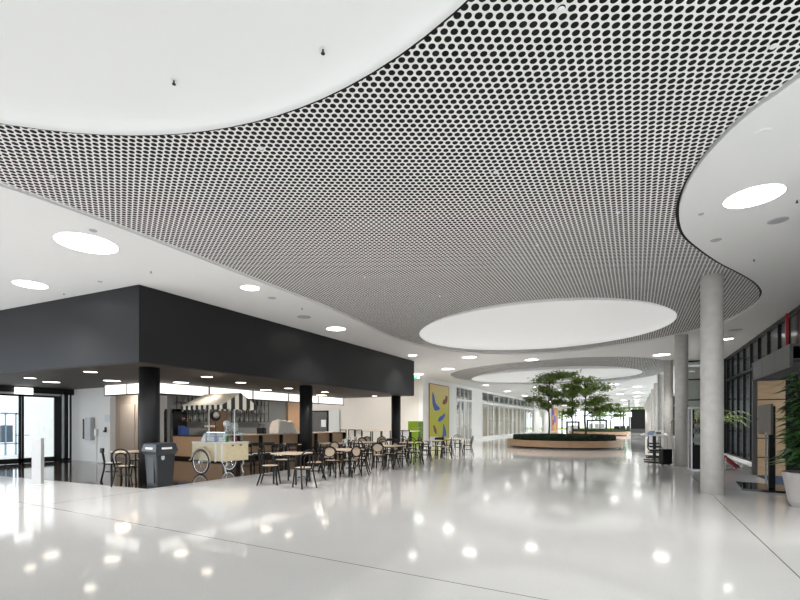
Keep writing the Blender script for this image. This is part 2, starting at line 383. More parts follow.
while yy < W2[1]:
    wd = rnd.uniform(.3, 1.1)
    n = 8
    for i in range(n): cur.tube([(XL-1.2+.04*(i % 2), yy+wd*i/n, .0), (XL-1.2+.04*(i % 2), yy+wd*i/n, 3.3)], .07, 6)
    yy += wd+rnd.uniform(.7, 1.6)
tag(cur.build('curtain', M['curtain']), 'beige curtains drawn in bands behind the long left glazing', 'curtain', kind='stuff')
struct(MB().box(XL-5.7, XL-T, YK+T, 88, 3.6, 3.7).build('ceiling.011', M['wall']))

# ---------------- cafe canopy and columns ----------------
cn = empty('canopy', (FX, FYS, 2.85), 0, 'large black box-shaped canopy over the cafe, running up to the ceiling', 'canopy')
def loc(o, p=cn): o.matrix_parent_inverse = Matrix.Translation(-p.location); return o
A, B_, C_, D_ = (FX, 5.99), (FX, FYE), (-20.25, FYE), (-20.25, 5.04)
loc(MB().prism([(*A, 2.87), (*B_, 2.87), (*C_, 2.87), (*D_, 2.87)], (0, 0, ZC-2.875)).build('fascia', M['black_panel'], cn))
i_ = .03
loc(MB().prism([(A[0]-i_, A[1]+i_, 2.85), (B_[0]-i_, B_[1]-i_, 2.85), (C_[0], C_[1]-i_, 2.85), (D_[0], D_[1]+i_, 2.85)], (0, 0, .018)).build('soffit', M['brown_dark'], cn))
# soffit round lamps in the canopy belong to it as things of their own
def col_round(name, x, y, r, h, m, label, group=None, z0=0):
    o = MB().lathe([(0, z0), (r, z0), (r, h), (0, h)], 0, 0, 40).build(name, m, loc=(x, y, 0), smooth=False)
    for p in o.data.polygons: p.use_smooth = abs(p.normal.z) < .5
    return tag(o, label, 'column', group)
ax = -10.42
for u, lb in ((149.5, 'black round column at the front corner of the cafe, behind the bin'), (306, 'black round column in the middle of the cafe front'), (396, 'black round column at the far end of the cafe front')):
    col_round('round_column', ax, yat(u, ax), .232, 2.85, M['black_panel'], lb)
M['concrete'] = mat('concrete', (.68, .655, .62), .75, noise=.17, nscale=7, bump=.08)
nt = M['concrete'].node_tree
names = ['nearest round concrete column at right, tallest in view', 'second round concrete column from the front, by the desks', 'third concrete column from the front, behind the desks', 'fourth concrete column from the front']
for k in range(12):
    y = 11.62+7.26*k
    if k < 4: col_round('concrete_column', 1.40, y, .202, ZC+.01, M['concrete'], names[k])
    else: col_round('concrete_column', 1.40, y, .202, ZC+.01, M['concrete'], 'distant round concrete column in the row along the right side', 'far concrete columns')

# ---------------- ceiling fittings ----------------
SPOTW = 400; PERFW = 110
def disc_lamp(u, v, wpx, z, m, label, group=None, trim=True, kx=None):
    D = F*(z-CAMH)/(H-v); x, y = hall((u-CX)/F*D, D); r = .5*wpx*D/math.hypot(F, u-CX) if kx is None else kx
    e = empty('ceiling_light', (x, y, z), 0, label, 'ceiling light', group)
    MB().lathe([(r, 0), (r+.015, 0), (r+.015, -.006), (r, -.006), (r, 0)], n=40).build('trim_ring', M['white_metal'] if z > 3 else M['black'], e)
    MB().lathe([(0, -.004), (r, -.004), (r, -.001), (0, -.001)], n=40).build('diffuser', m, e)
    spot(e, (SPOTW*(1.35 if y > 14 else .95) if z > 3 else 26)*(r/.32 if z > 3 else 1), r*.8, 118 if z > 3 else 100)
    return e
disc_lamp(753.5, 196.5, 63, ZC, M['lamp_big'], 'large round ceiling light at upper right, right of the wavy perforated edge')
disc_lamp(87, 243.5, 65, ZC, M['lamp_big'], 'largest round ceiling light at left, above the black canopy')
disc_lamp(30.5, 284.5, 36, ZC, M['lamp_big'], 'round ceiling light at the far left edge above the black canopy')
for x, y in ((-8.9, -2.4), (-8.9, -8), (-13.2, 2.6), (-13.2, -2.8), (-13.2, -8.4), (-17.4, 0), (-17.4, -6), (2.9, -8.5), (-3.0, -10.2), (3.1, -.6+1.2), (-8.9, -12)):
    e = empty('ceiling_light', (x, y, ZC), 0, 'large round ceiling light outside the left or rear of the picture', 'ceiling light', 'ceiling lights beside and behind the viewer')
    MB().lathe([(0, -.004), (.46, -.004), (.46, -.001), (0, -.001)], n=32).build('diffuser', M['lamp_big'], e); spot(e, SPOTW*1.3, .35)
disc_lamp(250, 287.8, 19, ZC, M['lamp'], 'small round ceiling light nearest the canopy corner')
disc_lamp(336, 328.8, 19, ZC, M['lamp'], 'small round ceiling light above the middle of the canopy')
disc_lamp(412.5, 355.4, 9, ZC, M['lamp'], 'small round ceiling light above the far end of the canopy')
disc_lamp(469.5, 357.2, 14, ZC, M['lamp'], 'round ceiling light between the two perforated fields, left one')
disc_lamp(531.5, 359.8, 13, ZC, M['lamp'], 'round ceiling light between the two perforated fields, right one')
disc_lamp(661.5, 354.8, 17, ZC, M['lamp'], 'round ceiling light just left of the second concrete column')
disc_lamp(727, 339, 13, ZC, M['lamp'], 'small round ceiling light just right of the nearest concrete column')
disc_lamp(448, 369, 12, ZC, M['lamp'], 'round ceiling light at the left tip of the second perforated field')
disc_lamp(418.5, 374.3, 10, ZC, M['lamp'], 'round ceiling light beside the exit sign')
disc_lamp(486, 385.2, 6, ZC, M['lamp'], 'small ceiling light near the top of the left glazing')
for x in (-11.0, 1.2+.0):
    for y in (44, 52, 60, 68, 76, 84, 92):
        if x > 0: x = .1
        e = empty('ceiling_light', (x, y, ZC), 0, 'distant round ceiling light %s side of the far hall' % ('on the left' if x < 0 else 'on the right'), 'ceiling light', 'far ceiling lights ' + ('left' if x < 0 else 'right'))
        MB().lathe([(0, -.004), (.32, -.004), (.32, -.001), (0, -.001)], n=24).build('diffuser', M['lamp'], e); spot(e, SPOTW*1.2, .25)
for y in (40.2, 54, 69, 84.5):
    for x in (-7.5, -1.5):
        e = empty('ceiling_light', (x, y, ZC), 0, 'distant round ceiling light between the far skylight domes', 'ceiling light', 'far ceiling lights middle')
        MB().lathe([(0, -.004), (.32, -.004), (.32, -.001), (0, -.001)], n=24).build('diffuser', M['lamp'], e); spot(e, SPOTW*1.2, .25)
# under the canopy
for u, v, wp, lb in ((30, 378, 13, 'lit round lamp under the canopy nearest the left edge'), (51.5, 382, 18, 'lit round lamp under the canopy above the glass doors'), (90.5, 371.8, 14.5, 'lit round lamp under the canopy, second from the corner'),
                     (112, 380.7, 17.5, 'lit round lamp under the canopy just left of the corner column'), (181, 382.5, 16, 'lit round lamp under the canopy just right of the corner column'), (207, 376.8, 12, 'lit round lamp under the canopy above the striped cart'),
                     (241, 382.6, 10.5, 'lit round lamp under the canopy right of the striped cart'), (266, 390, 12, 'lit round lamp under the canopy in front of the bar light band'), (288.5, 388.3, 9, 'lit round lamp under the canopy just left of the middle column'),
                     (325, 392, 8, 'lit round lamp under the canopy just right of the middle column'), (321.5, 395.2, 11, 'lit round lamp close above the light band right of the middle column'), (374.5, 396, 6, 'small lit lamp under the canopy near its far end')):
    disc_lamp(u, v, wp, 2.85, M['lamp_warm'], lb)
def vent(u, v, r, z, label, nm='ceiling_speaker', m=None, cat='speaker', group=None):
    D = F*(z-CAMH)/(H-v); x, y = hall((u-CX)/F*D, D)
    return tag(MB().lathe([(0, -.012), (r*.8, -.012), (r, -.004), (r, 0), (0, 0)], n=28).build(nm, m or M['silver'], loc=(x, y, z)), label, cat, group)
vent(778, 220.5, .13, ZC, 'round grey ceiling speaker beside the large right light')
vent(763, 132, .075, ZC, 'small round ceiling sensor above the large right light', 'ceiling_sensor', M['white_metal'], 'sensor')
vent(304, 317, .20, ZC, 'round grey ceiling speaker above the canopy, near the perforated edge')
vent(735, 330, .20, ZC, 'round grey ceiling speaker right of the nearest column')
vent(272, 298, .10, ZC, 'small grey ceiling sensor between two small lights', 'ceiling_sensor', M['silver'], 'sensor')
vent(93, 230.5, .06, ZC, 'small ceiling sensor just above the largest left light', 'ceiling_sensor', M['silver'], 'sensor')
vent(100, 281.5, .05, ZC, 'small ceiling sensor above the canopy left face', 'ceiling_sensor', M['silver'], 'sensor')
vent(701, 214, .035, ZC, 'tiny ceiling sensor left of the large right light', 'ceiling_sensor', M['silver'], 'sensor')
vent(716, 240, .08, ZC, 'flat ceiling access disc below the large right light', 'ceiling_sensor', M['silver'], 'sensor')
vent(561, 9.5, .028, ZC, 'white spotlight disc in the perforated ceiling, top centre', 'spotlight', M['white_metal'], 'spotlight')
vent(773.5, 46, .028, ZC, 'white spotlight disc in the perforated ceiling, top right', 'spotlight', M['white_metal'], 'spotlight')
vent(506, 352, .15, ZC, 'dark ceiling speaker between the first and second skylight domes')
for u, v, lb in ((261, 148, 'white spotlight disc in the perforated ceiling below the big white disc'), (52, 176, 'white spotlight disc in the perforated ceiling at the far left'), (618, 212, 'white spotlight disc in the perforated ceiling left of the wavy edge'),
                 (496, 172, 'white spotlight disc in the middle of the perforated ceiling'), (537, 245, 'white spotlight disc in the perforated ceiling above the skylight dome'), (365, 277, 'white spotlight disc in the perforated ceiling near its left edge'), (440, 296, 'white spotlight disc in the perforated ceiling just left of the skylight dome')):
    o = vent(u, v, .03, ZC, lb, 'spotlight', M['white_metal'], 'spotlight'); spot(o, PERFW*(.3 if o.location.y < 8 else 1.45), .04, 125)
for o in list(C.objects):
    if o.get('category') == 'spotlight' and not children(o): spot(o, PERFW*.2, .04, 125)
def sprinkler(u, v, z, label):
    D = F*(z-CAMH)/(H-v); x, y = hall((u-CX)/F*D, D)
    e = empty('sprinkler', (x, y, z), 0, label, 'sprinkler')
    MB().lathe([(0, 0), (.035, 0), (.035, -.006), (0, -.006)], n=16).build('rosette', M['white_metal'], e)
    MB().lathe([(.008, 0), (.008, -.035), (.018, -.038), (.018, -.042), (0, -.042)], n=10).build('nozzle', M['black'], e)
def dz(u, v, d, rise):          # height of a dome over the point seen at u, v
    D = F*(ZC-CAMH)/(H-v); x, y = hall((u-CX)/F*D, D); r = min(1, math.hypot(x-d[0], y-d[1])/d[2]); return ZC+rise*math.sqrt(max(0, 1-r*r))
for u, v in ((174, 80), (323, 49)):
    z = dz(u, v, D1, .35)
    for _ in range(4):
        D = F*(z-CAMH)/(H-v); x, y = hall((u-CX)/F*D, D); z = ZC+.35*math.sqrt(max(0, 1-((x-D1[0])**2+(y-D1[1])**2)/D1[2]**2))
    sprinkler(u, v, z, 'sprinkler in the big white ceiling disc, %s' % ('left one' if u < 200 else 'right one'))
sprinkler(797, 200, ZC, 'sprinkler at the right edge beside the large light'); sprinkler(754, 259, ZC, 'sprinkler near the perforated edge at right'); sprinkler(151, 271, ZC, 'sprinkler above the canopy corner')
sprinkler(64, 293, ZC, 'sprinkler above the left canopy face'); sprinkler(302, 308, ZC, 'sprinkler above the long canopy face')
# hanging exit sign beyond the canopy
x, y = hall((417.3-CX)/F*26, 26)
e = empty('exit_sign', (x, y, 4.2), TH, 'green and white emergency exit sign hanging beyond the canopy', 'exit sign')
MB().box(-.2, -.02, -.02, .02, -.11, .11).build('green_panel', M['sign_green'], e)
pic = MB().box(-.02, .13, -.02, .02, -.11, .11); pic.box(-.15, -.12, -.026, -.02, -.05, .07).box(-.11, -.07, -.026, -.02, -.02, .02); pic.build('white_panel', M['sign_white'], e)
MB().tube([(0, 0, .11), (0, 0, ZC-4.2)], .01).build('hanger', M['white_metal'], e)

# ---------------- entrance doors left ----------------
def slab(x0, x1, y0, y1, z0, z1): return (x0, x1, y0, y1, z0, z1)
XD = -19.7
yd = [yat(u, XD) for u in (-22, 0, 19, 24, 53, 60, 70)]
def leaf(n, y0, y1, hy):
    fr = MB().box(XD-.06, XD, y0, y0+.07, 0, 2.55).box(XD-.06, XD, y1-.07, y1, 0, 2.55).box(XD-.06, XD, y0, y1, 2.48, 2.55).box(XD-.06, XD, y0, y1, .012, .2)
    o = struct(fr.build('door_%d' % n, M['black'])); MB().box(XD-.035, XD-.025, y0+.07, y1-.07, .2, 2.48).build('pane', M['glass'], o)
    MB().tube([(XD+.0, hy, 1.05), (XD+.06, hy, 1.05), (XD+.06, hy+(.12 if hy < (y0+y1)/2 else -.12), 1.05)], .012).build('door_handle', M['chrome'], o)
ym = (yd[2]+yd[3])/2
leaf(1, 6.2, ym-.01, ym-.1); leaf(2, ym+.01, (yd[4]+yd[5])/2, ym+.1)
leaf(3, 5.0, 6.18, 6.0)
o = struct(MB().box(XD-.06, XD, yd[5]-.02, yd[5]+.06, 0, 2.62).box(XD-.06, XD, yd[6], yd[6]+.06, 0, 2.62).box(XD-.06, XD, yd[5], yd[6], .01, .1).box(XD-.06, XD, (yd[4]+yd[5])/2, yd[5]-.02, 0, 2.62).build('window_6', M['black']))
MB().box(XD-.035, XD-.025, yd[5]+.06, yd[6], .1, 2.62).build('pane', M['glass'], o)
struct(MB().box(XD, XD+.05, 5.0, 9.0, 2.55, 2.62).build('trim_1', M['silver']))
e = empty('door_sign', (XD+.08, yat(23.5, XD+.08), 2.68), 0, 'white lit sign box above the glass entrance doors', 'sign')
MB().box(0, .06, -.28, .28, -.12, .12).bevel(.008).build('sign_box', M['sign_white'], e)
# things seen outside through the doors
e = empty('bicycle_rack', (-25, 10.0, 0), 0, 'blue-grey shelter rack standing outside the glass doors', 'rack')
x, y = hall((10-CX)/F*21, 21); e.location = (x, y, 0)
mb = MB()
for i in range(4): mb.box(-.05, .05, -.6+.4*i, -.55+.4*i, 0, 2.0)
mb.box(-.05, .05, -.6, .65, 1.9, 2.0).box(-.05, .05, -.6, .65, .5, .56).build('frame', mat('blue_grey', (.25, .35, .45), .5), e)
MB().box(-.04, .04, -.5, .1, .6, 1.4).build('panel', mat('blue_grey_dark', (.06, .09, .13), .4), e)
# dispenser stand and bollard
x, y = fp(38, 484)
e = empty('white_pillar', (x, y, 0), TH+.2, 'slim white sanitiser pillar standing alone on the terrazzo at left', 'pillar')
MB().box(-.10, .10, -.08, .08, .012, 1.13).bevel(.008).build('body', mat('pillar_white', (.58, .59, .60), .5), e); MB().box(-.14, .14, -.12, .12, 0, .012).build('base_plate', M['white_metal'], e)
x, y = xat(90.5, 9.48), 9.48
e = empty('wall_locker', (x+.02, y-.15, 1.26), 0, 'grey defibrillator style wall cabinet on the white wall by the doors', 'wall cabinet')
MB().box(-.12, .25, -.0, .15, -.42, .44).bevel(.01).build('cabinet_body', M['silver'], e); MB().box(-.30, -.13, .0, .15, -.42, .44).build('cabinet_frame', M['white_metal'], e)
MB().box(-.27, -.16, -.01, .0, -.38, .40).build('window_panel', M['black'], e)
tag(MB().box(-.16, .16, 0, .01, -.13, .13).build('notice', mat('pale_blue_paper', (.62, .68, .76), .6), loc=(xat(107, 9.49), 9.49, 1.68)), 'pale blue notice on the white wall right of the cabinet', 'notice')
e = empty('wall_phone', (xat(104.8, 9.45), 9.5, 1.25), 0, 'small black intercom handset on the white wall', 'intercom')
MB().box(-.04, .04, -.05, 0, -.1, .1).bevel(.01).build('housing', M['black'], e); MB().box(-.07, -.02, -.07, -.05, -.1, -.03).build('handset', M['black'], e)
x = xat(96.5, 9.15)
e = empty('hand_sanitizer_stand', (x, 9.15, 0), 0, 'white sanitiser stand in front of the white wall, by the cabinet', 'stand')
MB().lathe([(0, 0), (.16, 0), (.16, .015), (0, .015)], n=24).build('base', M['white_metal'], e); MB().tube([(0, 0, .01), (0, 0, 1.1)], .025).build('pole', M['white_metal'], e); MB().box(-.07, .07, -.06, .05, 1.0, 1.28).bevel(.02).build('dispenser', M['white_pad'], e)

# ---------------- recycling bin ----------------
bx_, by_ = -9.87, 6.62
e = empty('litter_bin', (bx_, by_, 0), math.radians(-1), 'dark grey plastic litter bin with bulging lid at the cafe corner', 'bin')
def frustum(mb, w0, d0, z0, w1, d1, z1):
    vs = [mb.bm.verts.new((sx*w/2, sy*d/2, z)) for (w, d, z) in ((w0, d0, z0), (w1, d1, z1)) for sx, sy in ((-1, -1), (1, -1), (1, 1), (-1, 1))]
    mb.bm.faces.new(vs[3::-1]); mb.bm.faces.new(vs[4:])
    for i in range(4): mb.bm.faces.new((vs[i], vs[(i+1) % 4], vs[4+(i+1) % 4], vs[4+i]))
    return mb
M['bin'] = mat('grey_bin_plastic', (.016, .018, .021), .35)
M['bin_lid'] = mat('lid_plastic', (.026, .030, .036), .3)
frustum(MB(), .40, .40, .0, .48, .48, .78).bevel(.02).build('body', M['bin'], e)
b = MB(); frustum(b, .50, .50, .76, .57, .57, .84); b.bevel(.01); frustum(b, .57, .57, .84, .50, .50, 1.0); frustum(b, .50, .50, 1.0, .45, .45, 1.03)
lid = b.build('lid', M['bin_lid'], e)
MB().box(-.14, .14, -.275, -.255, .88, .93).build('label_plate', M['white_pad'], lid); MB().box(.255, .275, -.13, .13, .88, .93).build('label_plate', M['white_pad'], lid)
MB().prism([(.245, -.12, .73), (.245, -.04, .73), (.245, -.04, .66), (.245, -.08, .63), (.245, -.12, .66)], (-.02, 0, 0)).build('emblem', M['silver'], e)
for z in (.05,): MB().box(-.13, .13, -.236, -.20, .1, .7).build('front_panel', M['bin_lid'], e)

# ---------------- bar: counters, light band, equipment ----------------
CXB = -14.0                                     # counter front line
def light_band():
    e = empty('light_band', (-14.0, 9.2, 2.5), 0, 'white glowing light band hanging over the bar under the canopy', 'light box')
    k = 0
    for (x0, x1, y0, y1) in [(-14.12, -14.0, 9.2+2.2*i, 9.2+2.2*(i+1)-.03) for i in range(5)]:
        MB().box(x0+14, x1+14, y0-9.2, y1-9.2, .01, .35).build('light_panel', M['lightbox'], e)
    for i in range(2): MB().box(-2.76+1.38*i, -2.76+1.38*i+1.34, .0-.1, .02, .01, .35).build('light_panel', M['lightbox'], e)
    MB().box(-.25, -.02, 11.0, 11.06, .01, .35).build('end_panel', M['lightbox'], e)
    fr = MB()
    for i in range(6): fr.box(-.13, .012, 2.2*i-.05, 2.2*i+.01, .0, .35)
    fr.box(-.14, .01, -.0, 11.06, -.03, .008).box(-2.78, .01, -.11, .03, -.03, .008)
    for i in range(3): fr.box(-2.80+1.38*i, -2.76+1.38*i, -.112, .03, 0, .35)
    fr.build('frame', M['black'], e)
light_band()
e = empty('bar_counter', (CXB, 12.0, 0), 0, 'long oak-fronted bar counter with black frame and pale worktop', 'counter')
LB = 20.25-12.0
MB().box(-.62, -.05, .64, LB, 0, .14).build('plinth', M['black'], e)
c = MB().box(-.60, 0, .64, LB, .14, .97); c.build('counter_front', M['oak'], e)
MB().box(-.72, .22, .64, LB+.02, .985, 1.03).build('worktop', M['tabletop'], e)
for i in range(7): MB().box(.002, .17, .70+1.25*i-.03, .70+1.25*i+.03, 0, .985).build('post', M['black'], e)
MB().box(.02, .1, .66, LB, .25, .29).build('foot_rail', M['black'], e)
e = empty('bar_counter', (CXB, 12.0, 0), 0, 'short oak-fronted return of the bar counter left of the cart', 'counter')
MB().box(-3.02, -.6, .05, .6, 0, .12).build('plinth', M['black'], e); MB().box(-3.02, 0, 0, .6, .12, .95).build('counter_front', M['oak'], e)
MB().box(-3.02, .03, -.03, .62, .95, .985).build('worktop', M['black'], e)
struct(MB().box(xat(121, 11.28), xat(135, 11.28), 11.24, 11.3, 0, 2.3).build('door_4', M['wall']))
struct(MB().box(-18.25, -18.17, 11.25, 11.32, 0, 2.85).build('trim_2', M['black']))
# refrigerator left of the return
def fridge(x, y, lab, rz=0):
    e = empty('drinks_fridge', (x, y, 0), rz, lab, 'fridge')
    b = MB().box(-.33, .33, .55, .6, 0, 2.1).box(-.33, -.28, 0, .6, 0, 2.1).box(.28, .33, 0, .6, 0, 2.1).box(-.33, .33, 0, .6, 2.0, 2.1).box(-.33, .33, 0, .6, 0, .15)
    b.build('cabinet_body', M['black'], e)
    for z in (.5, .85, 1.2, 1.55): MB().box(-.28, .28, .05, .5, z, z+.015).build('shelf', M['grey_metal'], e)
    d = MB().box(-.33, .33, -.03, 0, .15, .22).box(-.33, .33, -.03, 0, 1.93, 2.0).box(-.33, -.27, -.03, 0, .15, 2.0).box(.27, .33, -.03, 0, .15, 2.0).build('door', M['black'], e)
    MB().box(-.27, .27, -.02, -.01, .22, 1.93).build('pane', M['glass_case'], d); MB().tube([(.24, -.04, .9), (.24, -.06, .95), (.24, -.06, 1.3), (.24, -.04, 1.35)], .012).build('handle', M['chrome'], d)
    return e
fx = xat(165.5, 11.9)
fr_ = fridge(fx-.02, 12.1, 'black glass-door drinks fridge left of the bar, behind the corner column')
def bottle_mesh(hh, r):
    return MB().lathe([(0, 0), (r, 0), (r, hh*.6), (r*.35, hh*.75), (r*.35, hh), (0, hh)], n=10)
bottle_cols = [mat('bottle_green', (.03, .10, .04), .1), mat('bottle_brown', (.12, .05, .02), .1), mat('bottle_clear', (.12, .13, .13), .1), mat('bottle_white', (.35, .35, .34), .3)]
for zi, z in enumerate((.515, .865, 1.215, 1.565)):
    for i in range(5):
        tag(bottle_mesh(.22, .032).build('bottle', bottle_cols[(i+zi) % 4], loc=(fx-.02-.22+.11*i, 12.3, z), smooth=True), 'small bottle standing in the glass-door drinks fridge', 'bottle', 'bottles in the drinks fridge')
# hanging shelf grids with bottles in front of the tiled wall
def rack(y0, y1, lab, x=-16.95):
    e = empty('hanging_shelf', (x, y0, 1.55), 0, lab, 'shelf')
    L = y1-y0; fr = MB()
    n = max(2, round(L/.6))
    for i in range(n+1):
        for dx in (-.15, .15): fr.box(dx-.012, dx+.012, L*i/n-.012, L*i/n+.012, 0, 1.29)
    fr.build('frame', M['black'], e)
    for z in (0, .42, .84): MB().box(-.16, .16, 0, L, z, z+.02).build('shelf_board', M['black'], e)
    rn = random.Random(int(y0*10))
    for z in (0, .42, .84):
        yy = .12
        while yy < L-.1:
            hh = rn.uniform(.18, .32)
            tag(bottle_mesh(hh, .035).build('bottle', bottle_cols[rn.randrange(4)], loc=(x+rn.uniform(-.05, .08), y0+yy, 1.57+z), smooth=True), 'bottle standing on a black hanging shelf behind the bar', 'bottle', 'bottles on the bar shelves'); yy += rn.uniform(.13, .34)
rack(12.25, 13.9, 'black hanging shelf grid left of the striped cart roof')
rack(15.2, 17.4, 'black hanging shelf grid right of the striped cart roof')
e = empty('wall_panel', (-17.17, 14.0, 0), 0, 'brown wooden panel on the bar back wall between the shelves', 'panel')
MB().box(-.02, .03, 0, 1.0, .9, 2.6).build('board', mat('brown_board', (.16, .09, .05), .5), e)
e = empty('wall_sign', (-16.6, 14.1, 2.0), 0, 'round black sign with a white ball emblem seen under the cart roof', 'sign')
sx, sz = -14.6, 1.78
e.location = (sx, yat(215.5, sx), sz)
MB().lathe([(0, -.02), (.24, -.02), (.24, .02), (0, .02)], n=32, sx=.82).xf(Matrix.Rotation(PI/2, 4, 'Y') @ Matrix.Rotation(0, 4, 'Z')).build('disc', M['black'], e)
bl = MB(); bmesh.ops.create_uvsphere(bl.bm, u_segments=16, v_segments=10, radius=.13); bl.build('ball_emblem', M['white_pad'], e, smooth=True, loc=(.03, 0, .03))
MB().tube([(0, 0, -.22), (0, 0, 1.03-1.78)], .012).build('stem', M['black'], e)
# back counter with boxes and appliances
e = empty('back_counter', (-17.15, 12.7, 0), 0, 'dark back counter below the hanging shelves behind the bar', 'counter')
MB().box(0, .55, 0, 6.4, 0, .92).build('cabinet_body', M['black'], e); MB().box(0, .6, 0, 6.4, .92, .96).build('worktop', M['grey_metal'], e)
for i, u in enumerate((182.5, 186)):
    yy = yat(u, -16.7)
    tag(MB().box(-.12, .12, -.1, .1, 0, .42-.06*i).bevel(.01).build('storage_box', M['blue'], loc=(-16.75, yy, .96)), 'blue box on the back counter left of the cart, %s one' % ('left' if i == 0 else 'right'), 'box')
for i in range(5): tag(MB().lathe([(0, 0), (.035, 0), (.042, .1), (0, .1)], n=12).build('cup', M['white_pad'], loc=(-16.8, 13.45+.12*i, 1.30)), 'white cup in the row on the little shelf behind the bar', 'cup', 'white cups behind the bar')
tag(MB().box(-.1, .1, 0, .75, 0, .02).build('wall_shelf', M['black'], loc=(-16.85, 13.35, 1.28)), 'small black shelf carrying white cups behind the bar', 'shelf')
tag(MB().box(-.25, .25, 0, .5, 0, .55).bevel(.01).build('coffee_grinder_case', M['glass_case'], loc=(-16.85, 14.75, .96)), 'clear display box on the back counter', 'display box')
# espresso machine under a white cloth
def cloth_cover(yc):
    mb = MB(); nu, nv = 26, 18
    L, Wd, Hh = 1.25, .62, .60
    rn = random.Random(5); grid = []
    for i in range(nu+1):
        row = []
        for j in range(nv+1):
            a = i/nu*2-1; b = j/nv*2-1
            z = Hh*(1-abs(a)**9)*(1-abs(b)**7)**.8*(1-.06*math.sin(2.2*a+.6)-.05*a*a)+.022*math.sin(9*a+5*b)*(1-abs(a)**3)
            fl = 1+.05*(max(abs(a), abs(b))**4)*math.sin(12*a+9*b)
            row.append(mb.bm.verts.new((b*Wd/2*fl*1.1, a*L/2*fl, max(.004, z))))
        grid.append(row)
    for i in range(nu):
        for j in range(nv): mb.bm.faces.new((grid[i][j], grid[i+1][j], grid[i+1][j+1], grid[i][j+1]))
    return mb
ye = (yat(269, -14.35)+yat(296, -14.35))/2
e = empty('espresso_machine', (-14.35, ye, 1.032), 0, 'espresso machine covered with a crumpled white cloth on the counter', 'coffee machine')
cl = cloth_cover(ye).build('cover_cloth', M['cloth'], e, smooth=True)
MB().box(-.26, .26, -.45, .45, 0, .42).bevel(.02).build('machine_body', M['grey_metal'], e)
for i, u in enumerate((259.5, 263.5)):
    e = empty('coffee_grinder', (-14.3, yat(u, -14.3), 1.032), 0, 'black coffee grinder left of the covered machine, %s one' % ('left' if i == 0 else 'right'), 'grinder')
    MB().box(-.08, .08, -.09, .09, 0, .26).bevel(.01).build('body', M['black'], e); MB().lathe([(.03, .26), (.075, .40), (.07, .41), (.02, .27)], n=16).build('hopper', M['glass_case'], e)
# oak panel wall section right end of the bar, black-framed notice door beyond
struct(MB().box(-17.2, -17.1, yat(288, -17.1), 20.6, 0, 2.85).build('wall_back.006', M['oak']))
e = empty('notice_board', (0, 0, 0), 0, 'dark framed glass door with a white notice sheet beyond the bar', 'door')
yb_ = 27.5; x0, x1 = xat(312, yb_), xat(327, yb_)
MB().box(x0, x1, yb_, yb_+.08, .02, 2.35).build('door_leaf', M['grey_metal'], e); MB().box(x0-.1, x0, yb_-.02, yb_+.08, 0, 2.45).box(x1, x1+.1, yb_-.02, yb_+.08, 0, 2.45).box(x0-.1, x1+.1, yb_-.02, yb_+.08, 2.36, 2.45).build('frame', M['black'], e)
MB().box(x0+1.0-.1, x0+1.35, yb_-.02, yb_-.005, 1.2, 1.75).build('notice_sheet', M['white_pad'], e)
MB().box(xat(329, yb_), xat(339.5, yb_), yb_-.03, yb_, .1, 2.5).build('wall_panel', mat('pale_grey_panel', (.62, .63, .62), .5)); bpy.data.objects['wall_panel.001']['label'] = 'flat pale grey wall panel right of the notice door'; bpy.data.objects['wall_panel.001']['category'] = 'panel'

